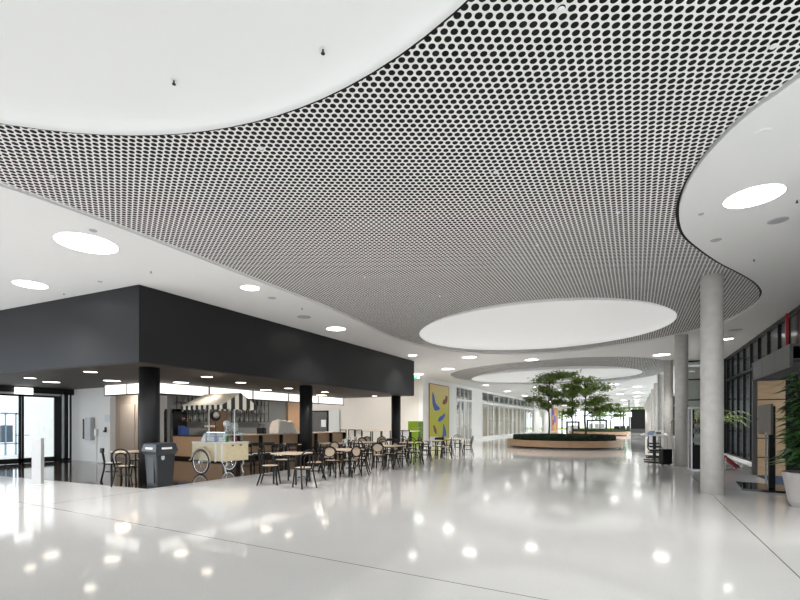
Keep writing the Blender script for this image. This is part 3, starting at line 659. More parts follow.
# ---------------- ice-cream cart ----------------
def cart():
    cx_, cy_ = hall(-4.50, 12.62); 
    e = empty('food_cart', (cx_, cy_, 0), 0, 'cream wooden vending cart with striped awning and spoked wheels', 'cart')
    L, W = 1.45, .86                          # local: body from x=-L..0, y=0..W, near corner at the origin
    MB().box(-L, -.02, 0, W, .40, .92).bevel(.008).build('body', M['cream'], e)
    MB().box(-L-.01, 0, -.01, W+.01, .92, .945).build('worktop', M['white_metal'], e)
    for (a, b) in ((-.46, -.40), (-.19, -.14)): MB().box(a, b, -.012, 0, .38, .92).build('corner_strip', M['white_metal'], e)
    MB().box(-.02, .004, .06, .80, .42, .88).build('hatch', M['cream'], e)
    for yy in (.2, .5): MB().box(.004, .03, yy, yy+.06, .84, .87).build('latch', M['black'], e)
    MB().tube([(-.9, -.015, .8), (-.9, -.05, .8), (-.78, -.05, .8), (-.78, -.015, .8)], .01).build('handle', M['chrome'], e)
    def wheel(x, y, r=.35):
        t = MB().tube([(x+r*math.cos(a*PI/18), y, r+.02+r*math.sin(a*PI/18)) for a in range(36)], .022, 8, closed=True).build('wheel', M['rubber'], e, smooth=True)
        MB().tube([(x+(r-.035)*math.cos(a*PI/18), y, r+.02+(r-.035)*math.sin(a*PI/18)) for a in range(36)], .013, 6, closed=True).build('rim', M['chrome'], t)
        sp = MB()
        for a in range(14): sp.tube([(x+.03*math.cos(a*PI/7+.3), y+.02*(-1)**a, r+.02+.03*math.sin(a*PI/7+.3)), (x+(r-.04)*math.cos(a*PI/7), y, r+.02+(r-.04)*math.sin(a*PI/7))], .004, 4)
        sp.build('spokes', M['chrome'], t); MB().tube([(x, y-.06, r+.02), (x, y+.06, r+.02)], .035, 12).build('hub', M['chrome'], t)
    wheel(-.95, -.09); wheel(-.95, W+.09)
    MB().tube([(-.95, -.1, .37), (-.95, W+.1, .37)], .014).build('axle', M['chrome'], e)
    MB().tube([(-1.42, -.13, .40)]+[(-.95+.42*math.cos(a), -.10, .37+.40*math.sin(a)) for a in [PI*.95-PI*.95*k/12 for k in range(13)]], .018, 6).build('mudguard', M['cream'], e, smooth=True)
    for yy in (.12, W-.12): MB().tube([(-.12, yy, .4), (-.10, yy, .30), (-.18, yy, .22), (-.14, yy, .08), (-.10, yy, .0+.02)], .022, 8).build('stand_leg', M['white_metal'], e, smooth=True)
    # awning
    ox, oy = .12, -.22; AL, AW = 1.78, 1.28; z0, z1 = 2.0, 2.36
    xs0, xs1, ya, yb, ym = ox-AL, ox, oy, oy+AW, oy+AW/2
    cr = mat('awning_cream', (.62, .55, .44), .8)
    aw = MB().prism([(xs0, ya, z0), (xs1, ya, z0), (xs1-.0, ym, z1), (xs0+.25, ym, z1)], (0, 0, .015)).prism([(xs0, yb, z0), (xs1, yb, z0), (xs1-.0, ym, z1), (xs0+.25, ym, z1)], (0, 0, .015)).build('awning', cr, e)
    def stripes(name, ax_, off, wd_):
        m = mat(name, (1, 1, 1), .8); nt = m.node_tree; N = nt.nodes; L_ = nt.links; tc = N.new('ShaderNodeTexCoord'); sp = N.new('ShaderNodeSeparateXYZ'); L_.new(tc.outputs['Object'], sp.inputs[0])
        a1 = N.new('ShaderNodeMath'); a1.operation = 'MULTIPLY_ADD'; a1.inputs[1].default_value = 1/(2*wd_); a1.inputs[2].default_value = 20-off/(2*wd_); L_.new(sp.outputs[ax_], a1.inputs[0])
        a2 = N.new('ShaderNodeMath'); a2.operation = 'FRACT'; L_.new(a1.outputs[0], a2.inputs[0]); a3 = N.new('ShaderNodeMath'); a3.operation = 'LESS_THAN'; a3.inputs[1].default_value = .5; L_.new(a2.outputs[0], a3.inputs[0])
        mx = N.new('ShaderNodeMixRGB'); mx.inputs[1].default_value = (.72, .68, .58, 1); mx.inputs[2].default_value = (.02, .02, .022, 1); L_.new(a3.outputs[0], mx.inputs[0]); L_.new(mx.outputs[0], N['Principled BSDF'].inputs['Base Color']); return m
    ns = 9; w1 = AW/ns; se = stripes('gable_stripes', 1, ya, w1)
    def scal(p0, p1, n, axis, fixed, top):      # scalloped lower edge, then the given top points
        pts = []
        for k in range(n):
            a_, b_ = p0+(p1-p0)*k/n, p0+(p1-p0)*(k+1)/n
            pts += [(a_, z0-.095), (a_+(b_-a_)*.25, z0-.115), (a_+(b_-a_)*.75, z0-.115)]
        pts.append((p1, z0-.095)); pts += top
        return [((fixed, q[0], q[1]) if axis == 1 else (q[0], fixed, q[1])) for q in pts]
    for xx, d in ((xs1+.001, .014),):
        MB().prism(scal(ya, yb, ns, 1, xx, [(yb, z0+.012), (ym, z1+.012), (ya, z0+.012)]), (d, 0, 0)).build('gable_end', se, aw)
    sl = stripes('valance_stripes', 0, xs0, AL/16)
    for yy, d in ((ya, -.012), (yb, .012)):
        MB().prism(scal(xs0, xs1, 16, 0, yy, [(xs1, z0+.01), (xs0, z0+.01)]), (0, d, 0)).build('valance', sl, aw)
    for px, py in ((-1.15, .36), (-.06, .36)): MB().tube([(px, py, .945), (px, py, 2.0)], .016).build('pole', M['white_metal'], e)
    # glass display and goods
    g = MB().box(-.92, -.14, .1, .12, .95, 1.22).box(-.92, -.14, W-.12, W-.1, .95, 1.22).box(-.15, -.13, .1, W-.1, .95, 1.22).box(-.93, -.91, .1, W-.1, .95, 1.22).box(-.93, -.13, .1, W-.1, 1.22, 1.235).build('display_glass', M['glass_case'], e)
    MB().box(-.93, -.13, .09, .105, 1.215, 1.24).box(-.13, -.12, .1, W-.1, 1.215, 1.24).build('display_frame', M['chrome'], e)
    return cx_, cy_
ccx, ccy = cart()
rn = random.Random(4)
for i, (dx, dy, r, m_) in enumerate(((-.75, .3, .07, M['blue']), (-.55, .5, .09, M['silver']), (-.38, .35, .07, M['leaf_light']), (-.25, .55, .06, M['red']))):
    tag(MB().lathe([(0, 0), (r*.8, 0), (r, .16), (r*.9, .17), (0, .12)], n=16).build('jar', m_, loc=(ccx+dx, ccy+dy, .947)), '%s jar inside the glass display of the cart' % ('blue', 'silver', 'green', 'red')[i], 'jar')
tag(MB().prism([(-.11, 0, 0), (.13, 0, 0), (.10, 0, .20), (.05, 0, .24)], (0, .16, 0)).build('napkin_holder', M['white_pad'], loc=(ccx-1.22, ccy+.2, .947)), 'white folded napkin holder on the left end of the cart', 'napkin holder')
bl = MB(); bmesh.ops.create_uvsphere(bl.bm, u_segments=16, v_segments=10, radius=.10); bl.lathe([(.03, -.24), (.05, -.24), (.05, -.22), (.012, -.2), (.012, -.08)], n=10)
tag(bl.build('globe_ornament', M['white_pad'], loc=(ccx-.5, ccy+.45, 1.48), smooth=True), 'white globe ornament standing on the cart display', 'ornament')

# ---------------- tables and chairs ----------------
def table_proto():
    e = empty('cafe_table', (0, 0, 0), 0, '', 'table', 'square cafe tables')
    MB().box(-.38, .38, -.38, .38, .725, .755).bevel(.006).build('tabletop', M['tabletop'], e)
    for sx in (-1, 1):
        for sy in (-1, 1): MB().tube([(sx*.32, sy*.32, 0), (sx*.32, sy*.32, .725)], .023).build('leg', M['black'], e)
    MB().box(-.33, .33, -.01, .01, .69, .725).box(-.01, .01, -.33, .33, .69, .725).build('under_frame', M['black'], e)
    return e
def chair_proto(kind):
    e = empty('bentwood_chair', (0, 0, 0), 0, '', 'chair', {'loop': 'black bentwood chairs with open loop backs', 'oval': 'black bentwood chairs with oval cane backs', 'white': 'black chairs with white padded backs', 'bar': 'low black-backed chairs by the bar counter'}[kind])
    wd = M['black_wood']; f_ = -1
    MB().lathe([(0, .445), (.19, .445), (.205, .455), (.205, .465), (.18, .475), (0, .47)], n=28, sy=1.0).build('seat', M['tan_seat'] if kind != 'bar' else M['white_pad'], e, smooth=True)
    MB().tube([(.205*math.cos(a*PI/14), .205*math.sin(a*PI/14), .45) for a in range(28)], .018, 8, closed=True).build('seat_ring', wd, e, smooth=True)
    for sx in (-1, 1):
        MB().tube([(sx*.15, .15, .45), (sx*.165, .18, .25), (sx*.18, .215, 0)], [.021, .019, .016], 8).build('leg', wd, e, smooth=True)
    zt = {'loop': .88, 'oval': .86, 'white': .86, 'bar': .84}[kind]
    if kind in ('loop', 'oval'):               # rear legs run up into one bent hoop
        for sx in (-1, 1): MB().tube([(sx*.15, -.15, .45), (sx*.165, -.2, .22), (sx*.19, -.27, 0)], [.021, .019, .016], 8).build('leg', wd, e, smooth=True)
        hoop = [(-.155, -.16, .45), (-.18, -.19, .58), (-.195, -.225, .70)]
        for k in range(1, 12): a = PI-k*PI/12; hoop.append((.195*math.cos(a), -.225-.03*math.sin(a), .70+(zt-.70)*math.sin(a)))
        hoop += [(.195, -.225, .70), (.18, -.19, .58), (.155, -.16, .45)]
        MB().tube(hoop, .018, 8).build('back_hoop', wd, e, smooth=True)
        if kind == 'loop':
            inn = [(-.09, -.18, .46)]
            for k in range(0, 13): a = PI-k*PI/12; inn.append((.115*math.cos(a), -.225-.01*math.sin(a), .66+.13*math.sin(a)))
            inn.append((.09, -.18, .46)); MB().tube(inn, .014, 8).build('inner_hoop', wd, e, smooth=True)
        else:
            R = Matrix.Translation((0, -.225, .71)) @ Matrix.Rotation(PI/2-.1, 4, 'X')
            MB().lathe([(0, -.008), (.145, -.008), (.145, .008), (0, .008)], n=28, sy=.85).xf(R).build('back_panel', M['tan_seat'], e)
            MB().tube([(.15*math.cos(a*PI/14), .128*math.sin(a*PI/14), 0) for a in range(28)], .013, 6, closed=True).xf(R).build('back_ring', wd, e, smooth=True)
            MB().tube([(-.19, -.21, .68), (-.15, -.22, .69)], .01, 6).tube([(.19, -.21, .68), (.15, -.22, .69)], .01, 6).build('back_link', wd, e)
    else:
        for sx in (-1, 1):
            MB().tube([(sx*.19, -.25, 0), (sx*.17, -.19, .3), (sx*.165, -.17, .45), (sx*.175, -.2, .65), (sx*.18, -.23, zt-.04)], .019, 8).build('leg', wd, e, smooth=True)
        pts = [(.2*math.sin(a), -.24+.0*a-.05*math.cos(a)+.05, 0) for a in [PI*(-.42+.84*k/10) for k in range(11)]]
        b = MB(); lo = zt-(.11 if kind == 'bar' else .27)
        pl = [(p[0], p[1]-.04+.04*(abs(p[0])/.2)**2) for p in pts]
        inner = [(p[0]*.97, p[1]+.022) for p in pl]
        n = len(pl)
        V = [[b.bm.verts.new((q[0], q[1], z)) for q in pl+inner[::-1]] for z in (lo, zt)]
        m_ = 2*n
        for i in range(m_): b.bm.faces.new((V[0][i], V[0][(i+1) % m_], V[1][(i+1) % m_], V[1][i]))
        for i in range(n-1):
            b.bm.faces.new((V[1][i], V[1][i+1], V[1][m_-2-i], V[1][m_-1-i])); b.bm.faces.new((V[0][i+1], V[0][i], V[0][m_-1-i], V[0][m_-2-i]))
        b.build('backrest', M['white_pad'] if kind == 'white' else M['black_wood'], e)
        if kind == 'white':
            for sx in (-1, 1): MB().tube([(sx*.18, -.22, .68), (sx*.235, -.1, .67), (sx*.235, .08, .66), (sx*.19, .14, .60), (sx*.165, .16, .45)], .012, 8).build('armrest', wd, e, smooth=True)
    MB().tube([(.145*math.cos(a*PI/10), .155*math.sin(a*PI/10)-.01, .24) for a in range(20)], .009, 6, closed=True).build('stretcher_ring', wd, e, smooth=True)
    return e
TP = table_proto(); CP = {k: chair_proto(k) for k in ('loop', 'oval', 'white', 'bar')}
# tables: photo position of the centre of the feet, turn
TABLES = [(292, 482.6, 8, 'square cafe table nearest the viewer, in front of the middle column'),
          (346, 475.5, 0, 'square cafe table between the two oval-backed chairs right of the middle column'),
          (389.5, 468.0, 0, 'square cafe table in front of the far black column'),
          (411.5, 461.5, 0, 'square cafe table in front of the green lockers'),
          (432, 458.0, 0, 'square cafe table in front of the yellow mural'),
          (455.5, 455.0, 0, 'last square cafe table at the right end of the seating'),
          (286, 466.0, 0, 'square cafe table close to the oak counter behind the nearest one'),
          (362, 461.0, 0, 'square cafe table in the second row right of the middle column'),
          (333, 463.5, 0, 'square cafe table in the second row just right of the middle column'),
          (131, 480.0, 0, 'square cafe table left of the bin under the canopy')]
for u, v, a, lb in TABLES:
    x, y = fp(u, v)
    place(TP, (x, y, .006 if x < FX and y > FYS else 0), math.radians(a), lb)
CH = [('loop', 270, 484.5, 88, 'black bentwood chair at the left side of the nearest table'),
      ('loop', 304, 487.5, -38, 'black bentwood chair in front of the nearest table, back to the viewer'),
      ('loop', 315, 480.0, -105, 'black bentwood chair at the right side of the nearest table'),
      ('loop', 283, 476.0, 165, 'black bentwood chair behind the nearest table'),
      ('oval', 332, 477.0, 10, 'oval cane-backed chair with its back to the viewer, right of the middle column'),
      ('oval', 350.5, 476.5, -48, 'oval cane-backed chair in front of the second table, right one'),
      ('loop', 360.5, 474.0, -85, 'black bentwood chair at the right end of the second table'),
      ('loop', 327, 472.5, 80, 'black bentwood chair at the left end of the second table'),
      ('oval', 378.5, 469.3, 6, 'oval cane-backed chair in front of the third table, back to the viewer'),
      ('oval', 390, 467.2, -50, 'oval cane-backed chair right of the third table'),
      ('loop', 366.5, 466.0, 60, 'black bentwood chair left of the third table'),
      ('loop', 400.5, 465.5, -90, 'black bentwood chair at the right end of the third table'),
      ('loop', 403, 463.0, 70, 'black bentwood chair left of the table before the green lockers'),
      ('white', 425, 461.0, -75, 'white-backed chair right of the table before the green lockers'),
      ('loop', 412, 458.5, 175, 'black bentwood chair behind the table before the green lockers'),
      ('loop', 417, 464.0, -10, 'black bentwood chair in front of the table before the green lockers'),
      ('white', 434, 455.5, 185, 'white-backed chair behind the table before the mural'),
      ('loop', 445.5, 458.0, -80, 'black bentwood chair right of the table before the mural'),
      ('loop', 424.5, 456.3, 120, 'black bentwood chair at the left back of the table before the mural'),
      ('loop', 448, 455.0, 90, 'black bentwood chair left of the last table'),
      ('loop', 467.5, 454.6, -90, 'black bentwood chair at the far right end of the seating'),
      ('loop', 458, 452.0, 180, 'black bentwood chair behind the last table'),
      ('bar', 247, 469.5, -5, 'low-backed black chair nearest the cart, by the bar counter'),
      ('bar', 258, 467.3, 0, 'low-backed black chair by the bar counter, second from the cart'),
      ('bar', 270.5, 466.2, 0, 'low-backed black chair by the bar counter, third from the cart'),
      ('bar', 279.5, 470.0, 5, 'low-backed black chair behind the nearest table, back to the viewer'),
      ('bar', 292.5, 468.5, -5, 'low-backed black chair just left of the middle column'),
      ('loop', 323, 466.0, 60, 'black bentwood chair in the shade right of the middle column'),
      ('white', 341.5, 461.0, -60, 'white-backed chair in the second row behind the second table'),
      ('white', 351.5, 459.5, 60, 'white-backed chair in the second row left of the rear table'),
      ('loop', 371.5, 460.0, -90, 'black bentwood chair right of the rear second-row table'),
      ('oval', 362, 458.0, 180, 'oval cane-backed chair behind the rear second-row table'),
      ('loop', 386, 461.0, 30, 'black bentwood chair just left of the far black column'),
      ('oval', 337.5, 466.5, 20, 'oval cane-backed chair in front of the second-row table by the middle column'),
      ('loop', 346.5, 464.5, -75, 'black bentwood chair between the two second-row tables'),
      ('loop', 355.5, 463.5, 70, 'black bentwood chair left of the second-row table behind the second table'),
      ('oval', 368.5, 455.5, 160, 'oval cane-backed chair far behind, left of the far black column'),
      ('oval', 381, 455.5, 190, 'oval cane-backed chair far behind, just left of the far black column'),
      ('bar', 391, 457.5, 0, 'low-backed black chair right in front of the far black column'),
      ('loop', 399.5, 456.5, -60, 'black bentwood chair just right of the far black column'),
      ('bar', 440, 456.0, 175, 'low-backed black chair between the last two tables'),
      ('bar', 112.5, 481.0, 60, 'low-backed black chair at the left of the table by the bin'),
      ('loop', 125, 485.5, -8, 'black bentwood chair with its open loop back to the viewer, left of the bin'),
      ('loop', 138, 475.5, -130, 'black bentwood chair behind the table by the bin, half hidden by the column')]
for kd, u, v, phi, lb in CH:
    x, y = fp(u, v)
    place(CP[kd], (x, y, .006 if x < FX and y > FYS else 0), yaw(phi), lb)
# high tables beyond the counter end with white-backed stools
def high_table(x, y0, y1, lab):
    e = empty('high_table', (x, y0, 0), 0, lab, 'table')
    L = y1-y0
    MB().box(-.35, .35, 0, L, 1.0, 1.04).build('tabletop', M['tabletop'], e)
    for yy in (.06, L/2, L-.06):
        for sx in (-.3, .3): MB().box(sx-.025, sx+.025, yy-.025, yy+.025, 0, 1.0).build('leg', M['black'], e)
    MB().box(-.3, .3, L/2-.02, L/2+.02, .25, .29).box(-.3, -.26, .06, L-.06, .25, .29).build('foot_rail', M['black'], e)
high_table(-13.9, 22.4, 24.9, 'long high table with pale top beyond the end of the bar counter')
high_table(-11.6, 22.0, 24.3, 'long high table with pale top behind the far black column')
def stool_proto():
    e = empty('bar_stool', (0, 0, 0), 0, '', 'bar stool', 'white-backed bar stools at the high tables')
    MB().box(-.19, .19, -.18, .18, .70, .735).bevel(.01).build('seat', M['white_pad'], e)
    for sx in (-1, 1):
        MB().tube([(sx*.16, .15, .70), (sx*.2, .2, 0)], .013).build('leg', M['black'], e); MB().tube([(sx*.2, -.22, 0), (sx*.165, -.17, .7), (sx*.165, -.2, 1.08)], .013).build('leg', M['black'], e)
    MB().box(-.15, .15, -.215, -.185, .84, 1.08).bevel(.01).build('backrest', M['white_pad'], e)
    MB().box(-.20, -.15, -.22, -.18, .72, 1.12).box(.15, .20, -.22, -.18, .72, 1.12).box(-.2, .2, -.22, -.18, 1.08, 1.12).build('back_frame', M['black'], e)
    MB().box(-.18, .18, .17, .19, .28, .3).box(-.18, .18, -.2, -.18, .28, .3).build('foot_rail', M['black'], e)
    return e
SP = stool_proto()
for u, y, ph, lb in ((344.7, 21.7, 20, 'white-backed bar stool at the far high table, leftmost'), (352.4, 22.2, 10, 'white-backed bar stool at the far high table, second from left'), (359, 21.6, 5, 'white-backed bar stool at the far high table, third from left'),
                     (395.5, 20.6, 0, 'white-backed bar stool right of the far black column, left of three'), (400.5, 21.25, 0, 'white-backed bar stool right of the far black column, middle of three'), (405.8, 20.6, 0, 'white-backed bar stool right of the far black column, right of three')):
    place(SP, (xat(u, y), y, 0), yaw(ph), lb)

# ---------------- lockers, mural, rail on the left ----------------
yl = 25.9; xl0, xl1 = xat(408, yl), xat(417.5, yl)
e = empty('green_locker', (xl0, yl, 0), 0, 'lime green locker cabinet standing before the white wall beside the mural', 'locker')
MB().box(0, xl1-xl0, 0, .8, 0.0, 1.62).bevel(.01).build('cabinet_body', M['green'], e)
W_ = xl1-xl0
MB().box(W_+.002, W_+.02, .04, .77, .1, 1.58).build('slot_shade', M['green_shade'], e)  # flat plate, slot shade painted as dark green
for z in (.1, .47, .84, 1.2, 1.57): MB().box(W_, W_+.05, .02, .79, z-.015, z+.015).build('shelf_edge', M['green'], e)
for yy in (.02, .27, .53, .77): MB().box(W_, W_+.05, yy-.012, yy+.012, .1, 1.58).build('divider', M['green'], e)
def blob(y0, z0, pts, mm, par, x=XL+.062):
    P = catmull([Vector((y0+a, z0+b)) for a, b in pts], 6)
    MB().prism([(x, p.x, p.y) for p in P], (-.014, 0, 0)).build('painted_shape', mm, par)
m1a, m1b = yat(429.6, XL+.05), yat(448.8, XL+.05)
e = empty('mural', (0, 0, 0), 0, 'tall yellow-green wall hanging with loose blue and dark red shapes', 'wall art')
def gradmat(name, c_lo, c_hi, z0, z1):
    m = mat(name, c_lo, .6); nt = m.node_tree; tc = nt.nodes.new('ShaderNodeTexCoord'); sp = nt.nodes.new('ShaderNodeSeparateXYZ'); mr = nt.nodes.new('ShaderNodeMapRange'); mr.inputs[1].default_value = z0; mr.inputs[2].default_value = z1
    mx = nt.nodes.new('ShaderNodeMixRGB'); mx.inputs[1].default_value = (*c_lo, 1); mx.inputs[2].default_value = (*c_hi, 1)
    nt.links.new(tc.outputs['Object'], sp.inputs[0]); nt.links.new(sp.outputs[2], mr.inputs[0]); nt.links.new(mr.outputs[0], mx.inputs[0]); nt.links.new(mx.outputs[0], nt.nodes['Principled BSDF'].inputs['Base Color']); return m
mw = m1b-m1a; z0, z1 = .1, 4.25; mh = z1-z0
MB().box(XL+.01, XL+.048, m1a, m1b, z0, z1).build('panel', gradmat('mural_ground', (.50, .50, .03), (.66, .53, .25), 2.0, 4.2), e)
MB().box(XL+.01, XL+.06, m1a-.05, m1a, z0, z1).box(XL+.01, XL+.06, m1b, m1b+.05, z0, z1).box(XL+.01, XL+.06, m1a, m1b, z1, z1+.05).build('frame', mat('mural_frame', (.35, .12, .08), .6), e)
bb, rr = mat('mural_blue', (.05, .09, .42), .6), mat('mural_red', (.22, .05, .03), .6)
def mp(l): return [((a)*mw, (1-b)*mh) for a, b in l]
# shapes as fractions of the panel (along, down)
for l, mm in (([(.14, .14), (.22, .20), (.30, .32), (.50, .40), (.42, .44), (.24, .44), (.14, .32)], bb), ([(.82, .17), (.92, .18), (.90, .27), (.80, .32), (.66, .32), (.70, .25), (.80, .22)], rr),
              ([(.42, .62), (.48, .56), (.62, .53), (.74, .49), (.78, .53), (.66, .60), (.5, .64)], bb), ([(.18, .70), (.26, .72), (.34, .80), (.32, .86), (.22, .80)], rr),
              ([(.70, .68), (.78, .74), (.84, .82), (.84, .90), (.76, .90), (.72, .97), (.60, .99), (.66, .86)], bb)): blob(m1a, z0, mp(l), mm, e)
# second wall hanging far away
m2a, m2b = yat(551.5, XL+.05), yat(551.5, XL+.05)+7.0
e = empty('mural', (0, 0, 0), 0, 'distant pink and orange wall hanging with blue and yellow shapes', 'wall art')
MB().box(XL+.01, XL+.048, m2a, m2b, .1, 4.2).build('panel', mat('mural_pink', (.62, .26, .20), .6), e)
for (a, b, s, mm) in ((1.6, 3.4, 1.0, bb), (4.8, 3.3, .9, mat('mural_yellow', (.65, .45, .04), .6)), (3.6, 2.2, 1.0, bb), (1.8, 1.6, .8, rr), (3.4, .75, 1.1, bpy.data.materials['mural_yellow'])):
    P = [(s*math.cos(t*PI/4)*(1+.25*math.sin(3*t)), s*.62*math.sin(t*PI/4)) for t in range(8)]; blob(m2a+a, b, P, mm, e)
# chrome rails by the small door in the left wall
for i, u in enumerate((466.5, 470.5)):
    yy = yat(u, XL+1.0)
    tag(MB().tube([(0, 0, 0), (0, 0, 1.0), (0, -.12, 1.18), (0, -.5, 1.3), (0, -.75, 1.2)], .03, 8).tube([(.0, .3, 0), (0, .3, .95), (0, 0, 1.0)], .02, 8).build('steel_rail', M['chrome'], loc=(XL+1.0, yy, 0), smooth=True), 'bent steel rail by the left wall glazing, %s one' % ('left' if i == 0 else 'right'), 'rail')
# dark lettering-like sign in the small window
e = empty('window_sign', (0, 0, 0), 0, 'white transom sign with two dark figures in the small left window', 'sign')
wy = lambda u: yat(u, XL-.2)
MB().box(XL-.26, XL-.22, W1[0]+.15, W1[1]-.15, 2.55, 3.3).build('sign_board', M['white_pad'], e)
dk = mat('sign_dark', (.05, .07, .10), .5)
MB().box(XL-.22, XL-.2, wy(457.2), wy(458.2), 2.6, 3.0).box(XL-.22, XL-.2, wy(458.0), wy(459.6), 2.75, 3.25).box(XL-.22, XL-.2, wy(459.4), wy(460.2), 2.6, 2.85).build('dark_figure', dk, e)
MB().box(XL-.22, XL-.2, wy(462), wy(463.7), 2.6, 3.25).build('dark_figure', dk, e)

# ---------------- planters, hedges, trees ----------------
def planter(cx, cy, r, lab):
    e = empty('planter', (cx, cy, 0), 0, lab, 'planter')
    MB().lathe([(0, 0), (r-.25, 0), (r-.25, .09), (0, .09)], n=72).build('plinth', M['black'], e)
    MB().lathe([(r-.3, .09), (r, .09), (r, .46), (r-.32, .46), (r-.32, .36)], n=96).build('bench_ring', M['oak_h'], e, smooth=False)
    MB().lathe([(0, .38), (r-.3, .38), (r-.3, .36), (0, .36)], n=48).build('soil_bed', M['soil'], e)
def leafquad(bm, p, s, rn, droop=0):
    d = Vector((rn.gauss(0, 1), rn.gauss(0, 1), rn.gauss(0, .6))).normalized(); u = d.orthogonal().normalized()
    if rn.random() < .5: u = d.cross(u)
    p = Vector(p); a = p-d*s; b = p+d*s; c = u*s*.42
    bm.faces.new([bm.verts.new(q) for q in (a, p+c+Vector((0, 0, droop)), b, p-c+Vector((0, 0, droop))) ])
def hedge(cx, cy, r, z, hh, n, lab):
    rn = random.Random(n); mb = MB()
    mb.lathe([(0, z), (r-.12, z), (r-.06, z+hh*.5), (r-.2, z+hh*.85), (0, z+hh*.88)], cx, cy, 48)
    for i in range(n):
        a = rn.uniform(0, 2*PI); t = rn.random()
        if t < .55: rad = r-.08+rn.uniform(-.08, .05); zz = z+rn.uniform(0, hh)
        else: rad = (r-.1)*math.sqrt(rn.random()); zz = z+hh*.9+rn.uniform(-.03, .06)
        leafquad(mb.bm, (cx+rad*math.cos(a), cy+rad*math.sin(a), zz), rn.uniform(.05, .09), rn)
    return tag(mb.build('hedge', M['leaf_dark'], smooth=False), lab, 'hedge', kind='stuff')
PC1 = (-4.1, 30.5); PC2 = (-4.1, 61.5)
planter(*PC1, 3.45, 'round oak-clad planter bench in the middle of the hall, nearer one')
hedge(*PC1, 3.05, .38, .36, 7000, 'low dark green hedge filling the nearer round planter')
planter(*PC2, 3.45, 'round oak-clad planter bench farther down the hall')
hedge(*PC2, 3.05, .38, .34, 2500, 'low dark hedge filling the farther round planter')
def tree(x, y, hh, tiers, lab, m, seed, z0=.38, tr=.055, lf=.10, dens=330):
    rn = random.Random(seed)
    e = empty('tree', (x, y, z0), 0, lab, 'tree')
    H_ = hh-z0
    pts = [(0.03*math.sin(k*1.3+seed), .03*math.cos(k*1.7+seed), H_*.97*k/9) for k in range(10)]; pts[0] = (0, 0, 0)
    MB().tube(pts, [tr*(1-.07*k) for k in range(10)], 8).build('trunk', M['bark'], e, smooth=True)
    br, lv = MB(), MB()
    for (dx, dy, z, rx, rz) in tiers:
        z -= z0
        for k in range(7):
            a = k*2*PI/7+rn.random(); q = rn.uniform(.5, .95)
            px, py = dx+rx*q*math.cos(a), dy+rx*q*math.sin(a)
            br.tube([(0, 0, max(.5, z-.45)), (px*.5, py*.5, z-.12), (px, py, z+rn.uniform(-.1, .1))], [.018, .012, .006], 5)
        ncl = int(10+rx*rx*9)
        for c_ in range(ncl):
            a = rn.uniform(0, 2*PI); q = math.sqrt(rn.random()); cx_, cy_, cz_ = dx+rx*q*math.cos(a), dy+rx*q*math.sin(a), z+rn.uniform(-rz, rz)*(1.05-q*.8)
            for i in range(int(dens/8)):
                leafquad(lv.bm, (cx_+rn.gauss(0, .15), cy_+rn.gauss(0, .15), cz_+rn.gauss(0, .095)), rn.uniform(lf*.5, lf), rn)
    br.build('branches', M['bark'], e, smooth=True); lv.build('foliage', m, e)
def HV(r, d): return (r*CO-d*SI, r*SI+d*CO)     # offset right / away as seen from the entrance
def tiers(l): return [(*HV(a, d), z, rx, rz) for a, d, z, rx, rz in l]
tree(-4.75, 29.4, 4.75, tiers([(.35, .1, 4.4, 1.0, .22), (-.35, 0, 4.15, .6, .2), (.9, 0, 4.5, .75, .16), (-.2, .3, 3.6, .6, .25), (.3, 0, 3.3, .55, .2), (-.85, 0, 3.0, .55, .18), (.65, .2, 2.85, .45, .15), (-.35, -.1, 2.6, .35, .12)]), 'tallest leafy tree in the nearer planter, left one', M['leaf'], 11)
tree(-3.6, 31.2, 4.25, tiers([(0, 0, 3.95, .65, .25), (.25, 0, 3.6, .8, .25), (-.3, 0, 3.3, .55, .2), (.1, 0, 2.7, .45, .2), (-.2, 0, 2.2, .3, .1)]), 'slim leafy tree in the middle of the nearer planter', M['leaf_light'], 12)
tree(-2.75, 30.4, 4.45, tiers([(0, 0, 4.15, .75, .25), (.75, 0, 3.75, .75, .25), (-.2, 0, 3.5, .6, .2), (.95, 0, 3.0, .5, .2), (.35, 0, 2.75, .55, .18), (1.0, 0, 2.4, .3, .1)]), 'bushy leafy tree in the nearer planter, right one', M['leaf_light'], 13)
tree(-2.7, 61.0, 4.1, tiers([(.3, 0, 3.7, .9, .2), (-.5, 0, 3.3, .7, .2), (.8, 0, 3.0, .9, .25), (.9, 0, 2.4, .5, .15)]), 'small tree in the farther planter, right one', M['leaf'], 14, dens=260, lf=.13)
tree(-4.9, 62.2, 4.3, tiers([(0, 0, 3.9, 1.0, .2), (-.5, 0, 3.2, .8, .2), (.6, 0, 2.8, .8, .25)]), 'small tree in the farther planter, left one', M['leaf_light'], 15, dens=260, lf=.13)
